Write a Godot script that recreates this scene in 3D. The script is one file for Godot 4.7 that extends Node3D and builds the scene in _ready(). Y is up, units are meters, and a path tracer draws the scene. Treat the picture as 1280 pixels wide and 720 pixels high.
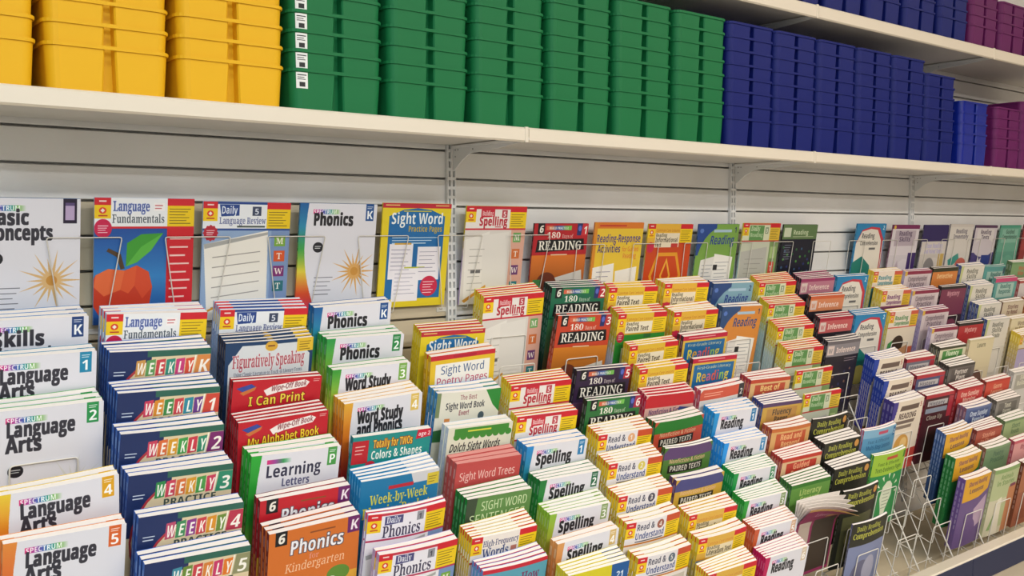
extends Node3D
# A wall of teacher workbooks in a shop: slat wall, shelf of plastic bins, sloping wire racks of books.
# World: x along the wall, y up, z out from the wall (wall face at z = 0), metres.

const COL0 := -0.95          # x of the spine edge of column 0
const PITCH := 0.2415        # column pitch
const TIER := 0.0762         # each pocket sits 3 inches lower than the one above
const SLOPE := 0.515         # and so much further out per metre of drop
const LEAN := 0.174          # books lean forward in the pockets (radians)
const BW := 0.2125           # book width
const BH := 0.276            # book height

var rng := RandomNumberGenerator.new()
var taken := {}
var mats := {}

func hexc(s: String) -> Color: return Color(s)

func mat(called: String, col: Color, rough := 0.6, metal := 0.0, spec := 0.5) -> StandardMaterial3D:
	if mats.has(called): return mats[called]
	var m := StandardMaterial3D.new()
	m.resource_name = called
	m.albedo_color = col
	m.roughness = rough
	m.metallic = metal
	m.metallic_specular = spec
	mats[called] = m
	return m

func noise_tex(freq: float, lo: Color, hi: Color, size := 512, octaves := 4) -> NoiseTexture2D:
	var n := FastNoiseLite.new()
	n.seed = 7
	n.frequency = freq
	n.fractal_octaves = octaves
	var t := NoiseTexture2D.new()
	t.width = size; t.height = size; t.seamless = true; t.noise = n
	var g := Gradient.new()
	g.set_color(0, lo); g.set_color(1, hi)
	t.color_ramp = g
	return t

func numbered(called: String) -> String:
	if not taken.has(called):
		taken[called] = 0
		return called
	taken[called] += 1
	return "%s_%03d" % [called, taken[called]]

func thing(called: String, label: String, category: String, at := Vector3.ZERO, group := "") -> Node3D:
	var o := Node3D.new()
	o.name = numbered(called)
	add_child(o)
	o.position = at
	o.set_meta("label", label); o.set_meta("category", category)
	if group != "": o.set_meta("group", group)
	return o

func obj(called: String, m: Mesh, material: Material, parent: Node = null) -> MeshInstance3D:
	var o := MeshInstance3D.new()
	o.name = called if parent else numbered(called)
	o.mesh = m
	o.material_override = material
	if parent: parent.add_child(o, true)
	else: add_child(o)
	return o

func structure(called: String, m: Mesh, material: Material) -> MeshInstance3D:
	var o := obj(called, m, material)
	o.set_meta("kind", "structure")
	return o

# ---------- mesh helpers ----------
func new_st() -> SurfaceTool:
	var st := SurfaceTool.new()
	st.begin(Mesh.PRIMITIVE_TRIANGLES)
	return st

func tri(st: SurfaceTool, p: Array, n: Array, uv: Array = []) -> void:
	var face: Vector3 = (p[1] - p[0]).cross(p[2] - p[0])
	var order := [0, 1, 2] if face.dot(n[0] + n[1] + n[2]) < 0 else [0, 2, 1]
	for i in order:
		st.set_normal(n[i])
		if uv: st.set_uv(uv[i])
		st.add_vertex(p[i])

func quad(st: SurfaceTool, a: Vector3, b: Vector3, c: Vector3, d: Vector3, n: Vector3, uv: Array = []) -> void:
	tri(st, [a, b, c], [n, n, n], [uv[0], uv[1], uv[2]] if uv else [])
	tri(st, [a, c, d], [n, n, n], [uv[0], uv[2], uv[3]] if uv else [])

func quadn(st: SurfaceTool, p: Array, n: Array) -> void:
	tri(st, [p[0], p[1], p[2]], [n[0], n[1], n[2]])
	tri(st, [p[0], p[2], p[3]], [n[0], n[2], n[3]])

# a box from lo to hi with chamfered edges
func cbox(st: SurfaceTool, lo: Vector3, hi: Vector3, b := 0.002) -> void:
	var c := (lo + hi) / 2.0
	var h := (hi - lo) / 2.0
	b = minf(b, minf(h.x, minf(h.y, h.z)) * 0.9)
	var v := func(s: Vector3, axis: int) -> Vector3:
		var q := Vector3(h.x - b, h.y - b, h.z - b)
		q[axis] = h[axis]
		return c + q * s
	for ax in 3:
		var u := (ax + 1) % 3
		var w := (ax + 2) % 3
		for s in [-1.0, 1.0]:
			var pts := []
			for k in [[-1.0, -1.0], [1.0, -1.0], [1.0, 1.0], [-1.0, 1.0]]:
				var sg := Vector3.ZERO
				sg[ax] = s; sg[u] = k[0]; sg[w] = k[1]
				pts.append(v.call(sg, ax))
			var n := Vector3.ZERO
			n[ax] = s
			quad(st, pts[0], pts[1], pts[2], pts[3], n)
	if b <= 0.0: return
	for ax in 3:   # edges running along ax
		var u := (ax + 1) % 3
		var w := (ax + 2) % 3
		for su in [-1.0, 1.0]:
			for sw in [-1.0, 1.0]:
				var a := Vector3.ZERO
				a[ax] = -1.0; a[u] = su; a[w] = sw
				var e := a
				e[ax] = 1.0
				var n := Vector3.ZERO
				n[u] = su; n[w] = sw
				quad(st, v.call(a, u), v.call(e, u), v.call(e, w), v.call(a, w), n.normalized())
	for sx in [-1.0, 1.0]:
		for sy in [-1.0, 1.0]:
			for sz in [-1.0, 1.0]:
				var s := Vector3(sx, sy, sz)
				var n := s.normalized()
				tri(st, [v.call(s, 0), v.call(s, 1), v.call(s, 2)], [n, n, n])

func box_mesh(lo: Vector3, hi: Vector3, b := 0.002) -> ArrayMesh:
	var st := new_st()
	cbox(st, lo, hi, b)
	return st.commit()

# a round wire through points
func tube(st: SurfaceTool, pts: Array, r: float, sides := 6) -> void:
	var up := Vector3(0.13, 0.97, 0.2).normalized()
	var prev := []
	var prevn := []
	for i in pts.size():
		var d: Vector3
		if i == 0: d = (pts[1] - pts[0]).normalized()
		elif i == pts.size() - 1: d = (pts[i] - pts[i - 1]).normalized()
		else: d = ((pts[i] - pts[i - 1]).normalized() + (pts[i + 1] - pts[i]).normalized()).normalized()
		var x := up.cross(d)
		if x.length() < 0.05: x = Vector3.RIGHT.cross(d)
		x = x.normalized()
		var y := d.cross(x).normalized()
		if i > 0 and prevn: # keep the frame from twisting
			var p0: Vector3 = prevn[0]
			x = (p0 - d * p0.dot(d)).normalized()
			y = d.cross(x).normalized()
		var ring := []
		var nr := []
		for k in sides:
			var a := TAU * k / sides
			var n := x * cos(a) + y * sin(a)
			nr.append(n)
			ring.append(pts[i] + n * r)
		if prev:
			for k in sides:
				var k2 := (k + 1) % sides
				quadn(st, [prev[k], prev[k2], ring[k2], ring[k]], [prevn[k], prevn[k2], nr[k2], nr[k]])
		if i == 0 or i == pts.size() - 1:
			var cap := -d if i == 0 else d
			for k in range(1, sides - 1):
				tri(st, [ring[0], ring[k], ring[k + 1]], [cap, cap, cap])
		prev = ring
		prevn = nr

# rounds the corners of a polyline
func rounded(pts: Array, r: float, seg := 3) -> Array:
	var out := [pts[0]]
	for i in range(1, pts.size() - 1):
		var a: Vector3 = pts[i] + (pts[i - 1] - pts[i]).normalized() * r
		var b: Vector3 = pts[i] + (pts[i + 1] - pts[i]).normalized() * r
		for k in seg + 1:
			var t := float(k) / seg
			out.append(a.lerp(pts[i], t).lerp((pts[i] as Vector3).lerp(b, t), t))
	out.append(pts[-1])
	return out

# a flat outline in the yz plane, extruded along x
func plate(st: SurfaceTool, poly: PackedVector2Array, x0: float, x1: float) -> void:
	var idx := Geometry2D.triangulate_polygon(poly)
	for x in [x0, x1]:
		var n := Vector3(-1 if x == x0 else 1, 0, 0)
		for i in range(0, idx.size(), 3):
			var p := []
			for k in 3: p.append(Vector3(x, poly[idx[i + k]].y, poly[idx[i + k]].x))
			tri(st, p, [n, n, n])
	var area := 0.0
	for i in poly.size():
		area += poly[i].cross(poly[(i + 1) % poly.size()])
	for i in poly.size():
		var a := poly[i]
		var b := poly[(i + 1) % poly.size()]
		var d := (b - a).normalized()
		var n2 := Vector2(d.y, -d.x) * signf(area)
		quad(st, Vector3(x0, a.y, a.x), Vector3(x1, a.y, a.x), Vector3(x1, b.y, b.x), Vector3(x0, b.y, b.x), Vector3(0, n2.y, n2.x))

# ---------- printing the covers: a small drawing kit on an Image ----------
# A cover is 100 units wide and 129 high; it is drawn at double size, then shrunk into an atlas tile.
const TW := 256
const TH := 336
const SPW := 14
var im: Image
var SX := 2.0 * (TW - SPW) / 100.0
var SY := 2.0 * TH / 129.4
var OX := 2 * SPW
var glyphs := {}
var fonts := {}
var spine_cols: Array = []

func fill(x: float, y: float, w: float, h: float, c: Color) -> void:
	im.fill_rect(Rect2i(int(round(x)), int(round(y)), maxi(1, int(round(x + w)) - int(round(x))), maxi(1, int(round(y + h)) - int(round(y)))), c)

func R(x: float, y: float, w: float, h: float, c: String) -> void:
	fill(OX + x * SX, y * SY, w * SX, h * SY, Color(c))

func ramp(cols: Array, t: float) -> Color:
	var f := clampf(t, 0, 0.9999) * (cols.size() - 1)
	return Color(cols[int(f)]).lerp(Color(cols[int(f) + 1]), f - int(f))

func G(x: float, y: float, w: float, h: float, cols: Array) -> void:
	var n := maxi(2, int(h * SY / 3.0))
	for i in n:
		fill(OX + x * SX, (y + h * i / n) * SY, w * SX, h * SY / n + 1, ramp(cols, float(i) / n))

func H(x: float, y: float, w: float, h: float, cols: Array) -> void:
	var n := maxi(2, int(w * SX / 3.0))
	for i in n:
		fill(OX + (x + w * i / n) * SX, y * SY, w * SX / n + 1, h * SY, ramp(cols, float(i) / n))

# fills closed outlines (non-zero rule) given in pixels; grow thickens them
func scan(loops: Array, c: Color, grow := 0) -> void:
	var edges := []
	var lo := 1e9
	var hi := -1e9
	for loop in loops:
		for i in loop.size():
			var a: Vector2 = loop[i]
			var b: Vector2 = loop[(i + 1) % loop.size()]
			if absf(a.y - b.y) < 1e-6: continue
			edges.append([minf(a.y, b.y), maxf(a.y, b.y), a, b, 1 if b.y > a.y else -1])
			lo = minf(lo, minf(a.y, b.y)); hi = maxf(hi, maxf(a.y, b.y))
	for y in range(maxi(0, int(floor(lo))), mini(im.get_height(), int(ceil(hi)) + 1)):
		var yc := y + 0.5
		var xs := []
		for e in edges:
			if e[0] <= yc and yc < e[1]:
				var a: Vector2 = e[2]
				var b: Vector2 = e[3]
				xs.append([a.x + (b.x - a.x) * (yc - a.y) / (b.y - a.y), e[4]])
		if xs.size() < 2: continue
		xs.sort_custom(func(p, q): return p[0] < q[0])
		var wind := 0
		for i in xs.size() - 1:
			wind += xs[i][1]
			if wind != 0:
				var x0 := int(round(xs[i][0])) - grow
				var x1 := int(round(xs[i + 1][0])) + grow
				x0 = maxi(x0, OX)
				if x1 > x0: im.fill_rect(Rect2i(x0, y - grow, x1 - x0, 1 + 2 * grow), c)

func P(pts: Array, c: String) -> void:
	var loop := []
	for i in range(0, pts.size(), 2):
		loop.append(Vector2(OX + pts[i] * SX, pts[i + 1] * SY))
	scan([loop], Color(c))

func E(cx: float, cy: float, rx: float, ry: float, c: String, spikes := 0) -> void:
	var loop := []
	var n := spikes * 2 if spikes else 28
	for i in n:
		var k := 0.86 if spikes and i % 2 else 1.0
		loop.append(Vector2(OX + (cx + cos(TAU * i / n) * rx * k) * SX, (cy + sin(TAU * i / n) * ry * k) * SY))
	scan([loop], Color(c))

func L(x: float, y: float, w: float, n: int, gap: float, c: String, th := 0.9) -> void:
	for i in n:
		R(x, y + i * gap, w * (1.0 - 0.13 * ((i * 7) % 5) / 2.0), th, c)

func font(which: String) -> RID:
	if not fonts.has(which):
		var f := SystemFont.new()
		f.font_names = PackedStringArray(["Droid Serif" if which[0] == "e" else "Droid Sans"])
		f.font_weight = 700 if which.ends_with("b") else 400
		fonts[which] = f
	return fonts[which].get_rids()[0]

func glyph(which: String, ch: String) -> Array:
	var key := which + ch
	if not glyphs.has(key):
		var ts := TextServerManager.get_primary_interface()
		var rid := font(which)
		var gi := ts.font_get_glyph_index(rid, 64, ch.unicode_at(0), 0)
		var d := ts.font_get_glyph_contours(rid, 64, gi)
		var pts: PackedVector3Array = d.get("points", PackedVector3Array())
		var ends: PackedInt32Array = d.get("contours", PackedInt32Array())
		var loops := []
		var start := 0
		for e in ends:
			var raw := []
			for i in range(start, e + 1): raw.append(pts[i])
			start = e + 1
			var full := []   # put the implied on-curve points in
			for i in raw.size():
				var p: Vector3 = raw[i]
				var q: Vector3 = raw[(i + 1) % raw.size()]
				full.append([Vector2(p.x, p.y), p.z > 0.5])
				if p.z < 0.5 and q.z < 0.5: full.append([Vector2((p.x + q.x) / 2, (p.y + q.y) / 2), true])
			var loop := []
			for i in full.size():
				if full[i][1]: loop.append(full[i][0])
				else:
					var a: Vector2 = full[i - 1][0]
					var b: Vector2 = full[(i + 1) % full.size()][0]
					for t in [0.33, 0.67]: loop.append(a.lerp(full[i][0], t).lerp((full[i][0] as Vector2).lerp(b, t), t))
			loops.append(loop)
		glyphs[key] = [loops, ts.font_get_glyph_advance(rid, 64, gi).x]
	return glyphs[key]

# text: x, baseline y and size in cover units; o: f font, w fit to width, k slant, oc/ow outline, r rise per unit, al 0.5 centred, cols colour per letter
func T(s: String, x: float, y: float, size: float, c: String, o := {}) -> void:
	var which: String = o.get("f", "sb")
	var total := 0.0
	for ch in s: total += glyph(which, ch)[1]
	var k := size / 46.0           # cap height is about 46 of 64
	var kx: float = k if not o.has("w") else float(o.w) / total
	x -= total * kx * float(o.get("al", 0.0))
	var slant: float = o.get("k", 0.0)
	var rise: float = o.get("r", 0.0)
	for pass_no in ([0, 1] if o.has("oc") else [1]):
		var px := x
		var at := 0
		for ch in s:
			var g := glyph(which, ch)
			var loops := []
			for loop in g[0]:
				var l2 := []
				for p in loop:
					var ux: float = px + p.x * kx - p.y * k * slant
					l2.append(Vector2(OX + ux * SX, (y + p.y * k - (px - x) * rise) * SY))
				loops.append(l2)
			if loops:
				if pass_no == 0: scan(loops, Color(o.oc), int(o.get("ow", 3)))
				else: scan(loops, Color(o.cols[at % o.cols.size()] if o.has("cols") else c), int(o.get("ow2", 0)))
			px += g[1] * kx
			at += 1

# ---------- families of cover design ----------
func sheet(c: String, spine: Array) -> void:
	im.fill(Color(c))
	spine_cols = spine

const RAINBOW := ["d9327a", "c03a9a", "2f6fc0", "22a0a0", "5fb04a"]

func burst(cx: float, cy: float, r: float, c: String, core: String) -> void:
	for i in 18:
		var a := TAU * i / 18.0
		var q := r * (1.0 if i % 2 == 0 else 0.72)
		P([cx + cos(a) * q, cy + sin(a) * q, cx + cos(a + 0.35) * 5, cy + sin(a + 0.35) * 5, cx + cos(a - 0.35) * 5, cy + sin(a - 0.35) * 5], c)
	E(cx, cy, 5, 5, core)

# white workbook, rainbow ribbon down the spine side, grade box at the corner
func ribbon(lines: Array, grade: String, gc: String, cols: Array, star := "d9a55e", grey := false) -> void:
	sheet("e0dfe6", cols)
	for i in 66:   # the ribbon: narrow at the waist, sweeping out at the foot
		var t := i / 66.0
		var w := 11.0 - 4.0 * sin(t * 3.4) + 16.0 * t * t * t
		fill(OX, t * 129.4 * SY, w * SX, 2.2 * SY, ramp(cols, t))
	H(17, 7.2, 34, 5.4, ["d9327a", "b0409a", "4a5fb0", "25909a", "7ab85a", "e0dfe6"])
	T("SPECTRUM", 17.6, 12.2, 4.6, "ffffff", {"w": 29})
	var y := 25.5
	for l in lines:
		T(l, 17, y, 14.0, "222228" if not grey else "33323c", {"w": minf(58.0, 7.4 * l.length()), "ow2": 2})
		y += 14.5
	R(85, 0, 10.5, 20, gc)
	L(86.5, 3, 7.5, 2, 2.0, "ffffff", 0.6)
	T(grade, 90.2, 18, 10, "ffffff", {"al": 0.5})
	burst(74, 80, 31, star, "c98f3f")
	E(25, 51 if lines.size() < 2 else 58, 6.5, 6, "23232b")
	L(21, 49.5 if lines.size() < 2 else 56.5, 8, 2, 2.2, "f0f0f0", 0.7)
	L(22, 86, 24, 5, 5, "6a6a72", 0.9)

func weekly(grade: String, gc: String, tiles: Array) -> void:
	sheet("dcc9a4", ["2f66c0", "1d3f90"])
	R(0, 0, 100, 6.5, "2f6455")
	T("Language Arts", 58, 5.2, 3.2, "cfdfd2", {"al": 0.5, "f": "e"})
	R(0, 0, 40, 62, "1e2f5e")
	E(66, 66, 62, 63, "b0353f")
	E(67, 67, 61, 62, "dcc9a4")
	R(40, 6.5, 60, 30, "dcc9a4")
	R(36, 0, 64, 6.5, "2f6455")
	L(5, 20, 11, 2, 3.2, "c8d2e2", 1.0)
	var x := 25.0
	for i in 6:
		P([x + 0.8, 10, x + 9.6, 9, x + 8.8, 25, x, 26], tiles[i])
		T("WEEKLY"[i], x + 4.8, 24, 11.5, "fbf5ea", {"al": 0.5, "f": "sb", "k": 0.12, "w": 8.0 if i == 0 else 5.6})
		x += 9.7
	P([86, 7, 100, 7, 100, 27, 83, 27], gc)
	P([83.5, 7, 85, 7, 82, 27, 80.5, 27], "f2ecdc")
	T(grade, 92, 25, 13, "fbf5ea", {"al": 0.5, "k": 0.15})
	T("PRACTICE", 33, 35, 7.5, "3c4a44", {"w": 52})
	E(22, 42, 7.5, 6.8, "2c2c34")
	L(18, 40, 9, 3, 2.2, "e8e2d0", 0.7)
	R(10, 56, 82, 62, "ece4d0")
	R(14, 60, 34, 54, "f8f4ea")
	R(53, 60, 34, 54, "f8f4ea")
	L(17, 66, 27, 9, 5, "9aa0a4", 0.7)
	L(56, 66, 27, 9, 5, "9aa0a4", 0.7)

# workbook with a yellow-and-red logo block, a title panel and a yellow list panel along the top
func header(spine: Array, panel: String, rule: String, body: String, left := "f0c81e", right := "ecc81c", red := "cf2430") -> void:
	sheet(body, spine)
	R(0, 0, 100, 29, panel)
	R(0, 0, 16, 21, left)
	R(0, 0, 16, 7.5, red)
	R(4.5, 2.8, 7, 1.6, "f2d8d0")
	E(8, 13, 3.6, 3.2, "d8402c")
	P([8, 10.8, 10.2, 13, 8, 15.2, 5.8, 13], "f4ead8")
	R(4, 17.6, 8.5, 1.2, "b8442a")
	R(72, 0, 28, 29, right)
	R(72, 0, 28, 7.5, red)
	L(74, 10.5, 22, 6, 3.0, "7d6a20", 0.8)
	R(0, 29, 100, 2.2, rule)

func weekday_strip(cols := ["79a83e", "d8572a", "7a2a6e", "2a6f78"]) -> void:
	R(78, 31.2, 22, 98, "7a93bd")
	var y := 37.0
	for i in 4:
		R(82, y, 13, 12, cols[i])
		T("MTWT"[i], 88.5, y + 9.5, 7, "f3ece0", {"al": 0.5, "f": "eb"})
		y += 17

func papers(tint := "eeeae0") -> void:
	P([2, 46, 74, 31.2, 76, 129.4, 8, 129.4], tint)
	P([2, 46, 74, 33, 74, 36, 3, 51], "a9a9a6")
	for i in 6: P([12, 60 + i * 11, 66, 54 + i * 11, 66, 55 + i * 11, 12, 61 + i * 11], "9b9690")
	P([8, 118, 30, 108, 31, 110, 9, 120], "dc9a32")

func reading_days(bg: String, low: String, grade: String, gc: String) -> void:
	sheet(bg, ["17181c", bg, "101014"])
	G(0, 44, 100, 86, [low, "6a3a22"])
	R(7, 0, 12, 15, "16171c")
	T("6", 13, 12.8, 9.5, "e9e4d8", {"al": 0.5, "k": 0.12, "ow2": 1})
	H(22, 3.2, 46, 6.2, ["d8604a", "d07a52", "3f5a9a", "5a78b0", "6ab04a", "7ac25a"])
	T("BUILD PRACTICE", 45, 8.2, 3.2, "f2ece0", {"al": 0.5})
	R(79, 0, 10, 17, "27336a")
	E(84, 7, 3, 4, "5a6ac0")
	P([89, 0, 100, 0, 100, 17, 87, 17], gc)
	T(grade, 94.5, 15, 11, "f6f0e4", {"al": 0.5, "k": 0.1})
	T("180", 24, 20.5, 8.5, "f2ecdf", {"f": "eb", "w": 25})
	T("Days of", 52, 20.5, 5, "eee6d8", {"f": "e", "w": 20})
	P([8, 23, 93, 21.5, 95, 37, 6, 40], "131318")
	T("READING", 10, 37, 12.5, "f4eee0", {"f": "eb", "w": 80})
	R(34, 43, 30, 1.4, "e2c8a4")
	E(30, 84, 18, 16, "6a3322")
	P([45, 76, 94, 66, 98, 92, 60, 100], "cfcac2")
	L(55, 80, 30, 4, 4, "8a8680", 0.7)
	R(6, 78, 14, 12, "3f7a45")

func phonics_kit(bg: String, low: String, sub: String) -> void:
	sheet(bg, ["6d1f24", bg])
	R(7, 0, 12.5, 15, "17181c")
	T("6", 13, 12.8, 9.5, "ece6da", {"al": 0.5, "k": 0.12, "ow2": 1})
	R(86, 0, 14, 18, "6a2264")
	T("K", 93, 15, 11, "f2e8ee", {"al": 0.5, "k": 0.12})
	L(44, 7, 28, 1, 3, "8a4a24", 1.4)
	T("Phonics", 22, 27.5, 14.5, "f0eef2", {"w": 60, "oc": "55505c", "ow": 4, "k": 0.06})
	T("for", 44, 36, 5.5, "e6a09a", {"f": "e"})
	T(sub, 18, 46, 9, "f2c4a0", {"f": "e", "w": 66, "k": 0.12})
	G(0, 60, 100, 70, [low, bg])
	R(14, 66, 24, 40, "d9dde4"); R(42, 66, 26, 40, "23232a")
	E(78, 60, 13, 9, "5f8a34")
	L(17, 72, 18, 6, 5, "8a8a92", 0.8)

func grid_cover(bg: String, border: String, lines: Array, tc: String, band: String, spine: Array) -> void:
	sheet(border, spine)
	R(6, 6, 88, 118, bg)
	R(0, 0, 100, 4.5, band)
	var y := 24.0
	for l in lines:
		T(l, 50, y, 12, tc, {"al": 0.5, "w": minf(80, l.length() * 8.2)})
		y += 15
	R(12, 62, 34, 54, "eeeae2"); R(52, 70, 36, 48, "eeeae2")
	L(15, 68, 27, 8, 5, "9a98a0", 0.7); L(55, 76, 29, 7, 5, "9a98a0", 0.7)

# small far covers: a ground, a top band, a title panel with two or three lines of lettering, a picture below
func plain(bg: String, band: String, panel: String, lines: Array, tc: String, pic: String, spine: Array, band_h := 6.0) -> void:
	sheet(bg, spine)
	R(0, 0, 100, band_h, band)
	if panel != "": R(12, band_h + 3, 76, 9.0 + 11.0 * lines.size(), panel)
	var y := band_h + 13.5
	for l in lines:
		T(l, 50, y, 9.0, tc, {"al": 0.5, "w": minf(70, l.length() * 7.0), "ow2": 1})
		y += 11.5
	R(0, 60, 100, 70, pic)
	E(60, 92, 28, 24, bg)
	P([10, 118, 34, 70, 52, 118], panel if panel != "" else band)

func arc_reading(bg: String, corner: String, grade: String, tc := "2a3f8a") -> void:
	sheet(bg, [corner, bg])
	R(0, 0, 44, 50, corner)
	E(70, 60, 66, 58, bg)
	R(44, 0, 56, 50, bg)
	E(9, 11, 5, 4, "5a7ac0", 6)
	R(38, 9, 44, 4.5, "a9c4d6")
	T("Reading", 30, 33, 14, tc, {"w": 60, "k": 0.14})
	T(grade, 92, 14, 9, "2a3a5a", {"al": 0.5})
	P([14, 58, 48, 52, 52, 129.4, 8, 129.4], "e2dfd8")
	P([46, 48, 92, 54, 88, 129.4, 44, 129.4], "efece4")
	L(18, 66, 26, 9, 6, "8f9298", 0.9); L(50, 62, 34, 10, 6, "9a9ca0", 0.9)
	R(46, 66, 10, 9, "2c2c30")

func cream_reading(spine: Array) -> void:
	sheet("e6d8c4", spine)
	for i in 9:
		var t := i / 8.0
		R(0, t * 45, 14 * (1 - t * t), 6, spine[0])
	P([26, 9, 86, 9, 84, 18, 22, 18], "6b5a50")
	T("READING", 22, 33, 10, "5b4a44", {"w": 58, "ow2": 1})
	P([14, 36, 78, 36, 74, 42, 12, 42], "7a6a60")
	P([10, 45, 70, 45, 68, 51, 10, 51], "8a7a6c")
	T("5", 92, 16, 9, "a03a3a", {"al": 0.5})
	E(46, 84, 24, 22, "cf9c4e")
	E(52, 78, 11, 10, "e6c07c")
	R(68, 92, 32, 38, "b8443a")
	R(0, 120, 68, 10, "9a6a3c")

func draw_cover(k: String) -> void:
	match k:
		"basic":
			ribbon(["Basic", "Concepts"], "P", "3a2a52", ["2a6fb0", "22a060"], "d9b27a", true)
			R(84, 0, 12.5, 24, "241c34"); R(86, 4, 8.5, 17, "b9a4c8"); R(86, 4, 8.5, 3, "5a4a78")
		"la_k": ribbon(["Skills", "Concepts"], "K", "1f3f78", ["2a78b8", "2a9a60", "e0c040"], "d9b27a", true)
		"la_1": ribbon(["Language", "Arts"], "1", "1f86ac", ["1f86ac", "3aa070", "e6d040"], "e2b87a", true)
		"la_2": ribbon(["Language", "Arts"], "2", "28924e", ["3fa24a", "c8d03a", "e6a02a"], "d8d8d4", true)
		"la_4": ribbon(["Language", "Arts"], "4", "dfa41e", ["e8c83a", "e0701e", "c01f3a", "7a1f5a"], "e2a84e", true)
		"la_5": ribbon(["Language", "Arts"], "5", "d9642c", ["e08a3c", "d8502a", "a81f3a"], "e2a84e", true)
		"apple", "langfund":
			header(["b8ccec", "7aa0d8"], "eceef0", "cf2430", "1f5aa6")
			G(0, 31.2, 72, 98.2, ["1d4f9c", "2f7fc0", "1d4a90"])
			T("Language", 18, 13.5, 10, "3a4f9a", {"w": 36, "f": "eb", "oc": "c6cfe6", "ow": 2})
			R(58, 5, 11, 8, "f6f2f2"); L(59, 7, 8, 2, 3, "c86a70", 1.0)
			T("Fundamentals", 17, 25.5, 8.5, "4a5560", {"w": 52, "f": "eb"})
			R(72, 31.2, 28, 98.2, "cc1f2c")
			L(75, 41, 22, 9, 8.8, "f0c8c2", 1.8)
			E(8.5, 31, 8.5, 9.5, "c8214e"); L(3.5, 28, 10, 4, 2.2, "f2c8d2", 0.8)
			P([2, 78, 14, 72, 30, 74, 42, 69, 54, 76, 58, 92, 55, 112, 44, 126, 24, 129.4, 8, 124, 0, 110, 0, 82], "c23a22")
			P([2, 78, 14, 72, 30, 74, 26, 94, 10, 100, 0, 90], "e0683a")
			P([42, 69, 54, 76, 58, 92, 48, 104, 40, 90], "d24a2a")
			P([30, 74, 42, 69, 40, 90, 34, 98, 26, 94], "d8562e")
			P([26, 73, 22, 60, 12, 54, 14, 51, 26, 57, 30, 72], "4f3a26")
			P([31, 70, 32, 46, 46, 37, 68, 36, 56, 54, 42, 66], "3f9a34")
			P([31, 70, 46, 50, 68, 36, 56, 54, 42, 66], "58b242")
		"weekly_k": weekly("K", "d98a4a", ["c8944e", "5f9a5a", "c8404a", "2f8a7a", "c83a7a", "d8503a"])
		"weekly_1": weekly("1", "d04a3a", ["c83a5a", "d88a2a", "3f8a4a", "c8404a", "2f8aa0", "6a3a8a"])
		"weekly_2": weekly("2", "7a2a6a", ["c8405a", "d86a3a", "d89a2a", "3f9a4a", "c83a4a", "2f8a6a"])
		"weekly_3": weekly("3", "2f8a6a", ["2f8a4a", "c8405a", "d8703a", "d8982a", "4a9a4a", "c83a5a"])
		"weekly_4": weekly("4", "b8384e", ["b84a6a", "3f8a5a", "8a3a8a", "c8404a", "d8902a", "6a8a3a"])
		"weekly_5": weekly("5", "8f8f68", ["3f8aa0", "6a8a3a", "c8404a", "d8803a", "c83a6a", "e0782a"])
		"weekdays", "dlr":
			header(["a9c4ea", "6f9ad0"], "e9ecf0", "2a4a8e", "8fa9cc")
			R(16, 0, 56, 2.6, "27458a")
			P([18, 3, 40, 3, 40, 15, 20, 16], "27458a")
			T("Daily", 20, 13, 8, "e8eef8", {"w": 18})
			R(55, 5, 10, 10, "3a4560"); T("5", 60, 13.5, 6.5, "e0e4ee", {"al": 0.5})
			T("Language Review", 18, 24, 7, "5a6496", {"w": 53, "f": "eb"})
			R(38, 26, 32, 2, "4a5550")
			E(9, 34, 8.5, 9, "b8283a", 12); L(4.5, 31, 9, 4, 2.2, "eccad0", 0.8)
			papers()
			weekday_strip()
		"figur":
			sheet("1f3f66", ["2a2a34", "16365e"])
			P([18, 4, 82, 4, 96, 18, 96, 96, 82, 112, 4, 112, 4, 24], "d9dde0")
			E(50, 6, 7, 5.5, "d9a83a"); R(46, 5, 8, 1.6, "7a4a2a")
			R(80, 0, 20, 15, "e4bc34"); L(83, 4, 14, 4, 2.8, "8a7020", 0.9)
			T("Figuratively Speaking", 8, 28, 13.5, "b04858", {"w": 82, "f": "eb", "oc": "e8dede", "ow": 2})
			T("Using Classic Literature to Teach 40 Literary Terms", 10, 37, 4, "4a5a70", {"w": 78, "f": "e"})
			P([30, 40, 66, 38, 72, 46, 40, 50], "b05040")
			E(50, 78, 34, 26, "c9d4dc"); E(40, 74, 10, 12, "c87a5a"); E(62, 76, 9, 11, "5a7ab0")
		"icanprint", "alphabet":
			sheet("c01e2c", ["7a1420", "c01e2c"])
			P([34, 12, 44, 7.5, 80, 3, 86, 6, 82, 11, 50, 15, 38, 18], "f0e6e2")
			T("Wipe-Off Book", 42, 13.4, 6, "8a4a50", {"w": 40, "r": 0.1, "k": 0.15})
			P([4, 8, 20, 4, 26, 8, 14, 14], "3a4a9a"); P([8, 13, 26, 7, 24, 11, 12, 16], "c9703a")
			L(90, 3, 8, 2, 2, "e0a8a4", 0.8)
			if k == "icanprint":
				T("I Can Print", 18, 28, 10, "f0d848", {"w": 64, "oc": "7a1018", "ow": 3, "r": 0.03})
				E(46, 44, 14, 9, "c2c8cc"); E(72, 40, 9, 6, "3f6aa8")
			else:
				T("My Alphabet Book", 10, 28, 9.5, "f0d030", {"w": 80, "oc": "7a1018", "ow": 3, "r": 0.03})
				R(18, 44, 26, 26, "e8c23a"); R(52, 44, 26, 26, "3f8ab0")
			R(12, 74, 76, 46, "f0e8e0"); L(18, 80, 64, 6, 6.5, "c06a6a", 1.0)
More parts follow.
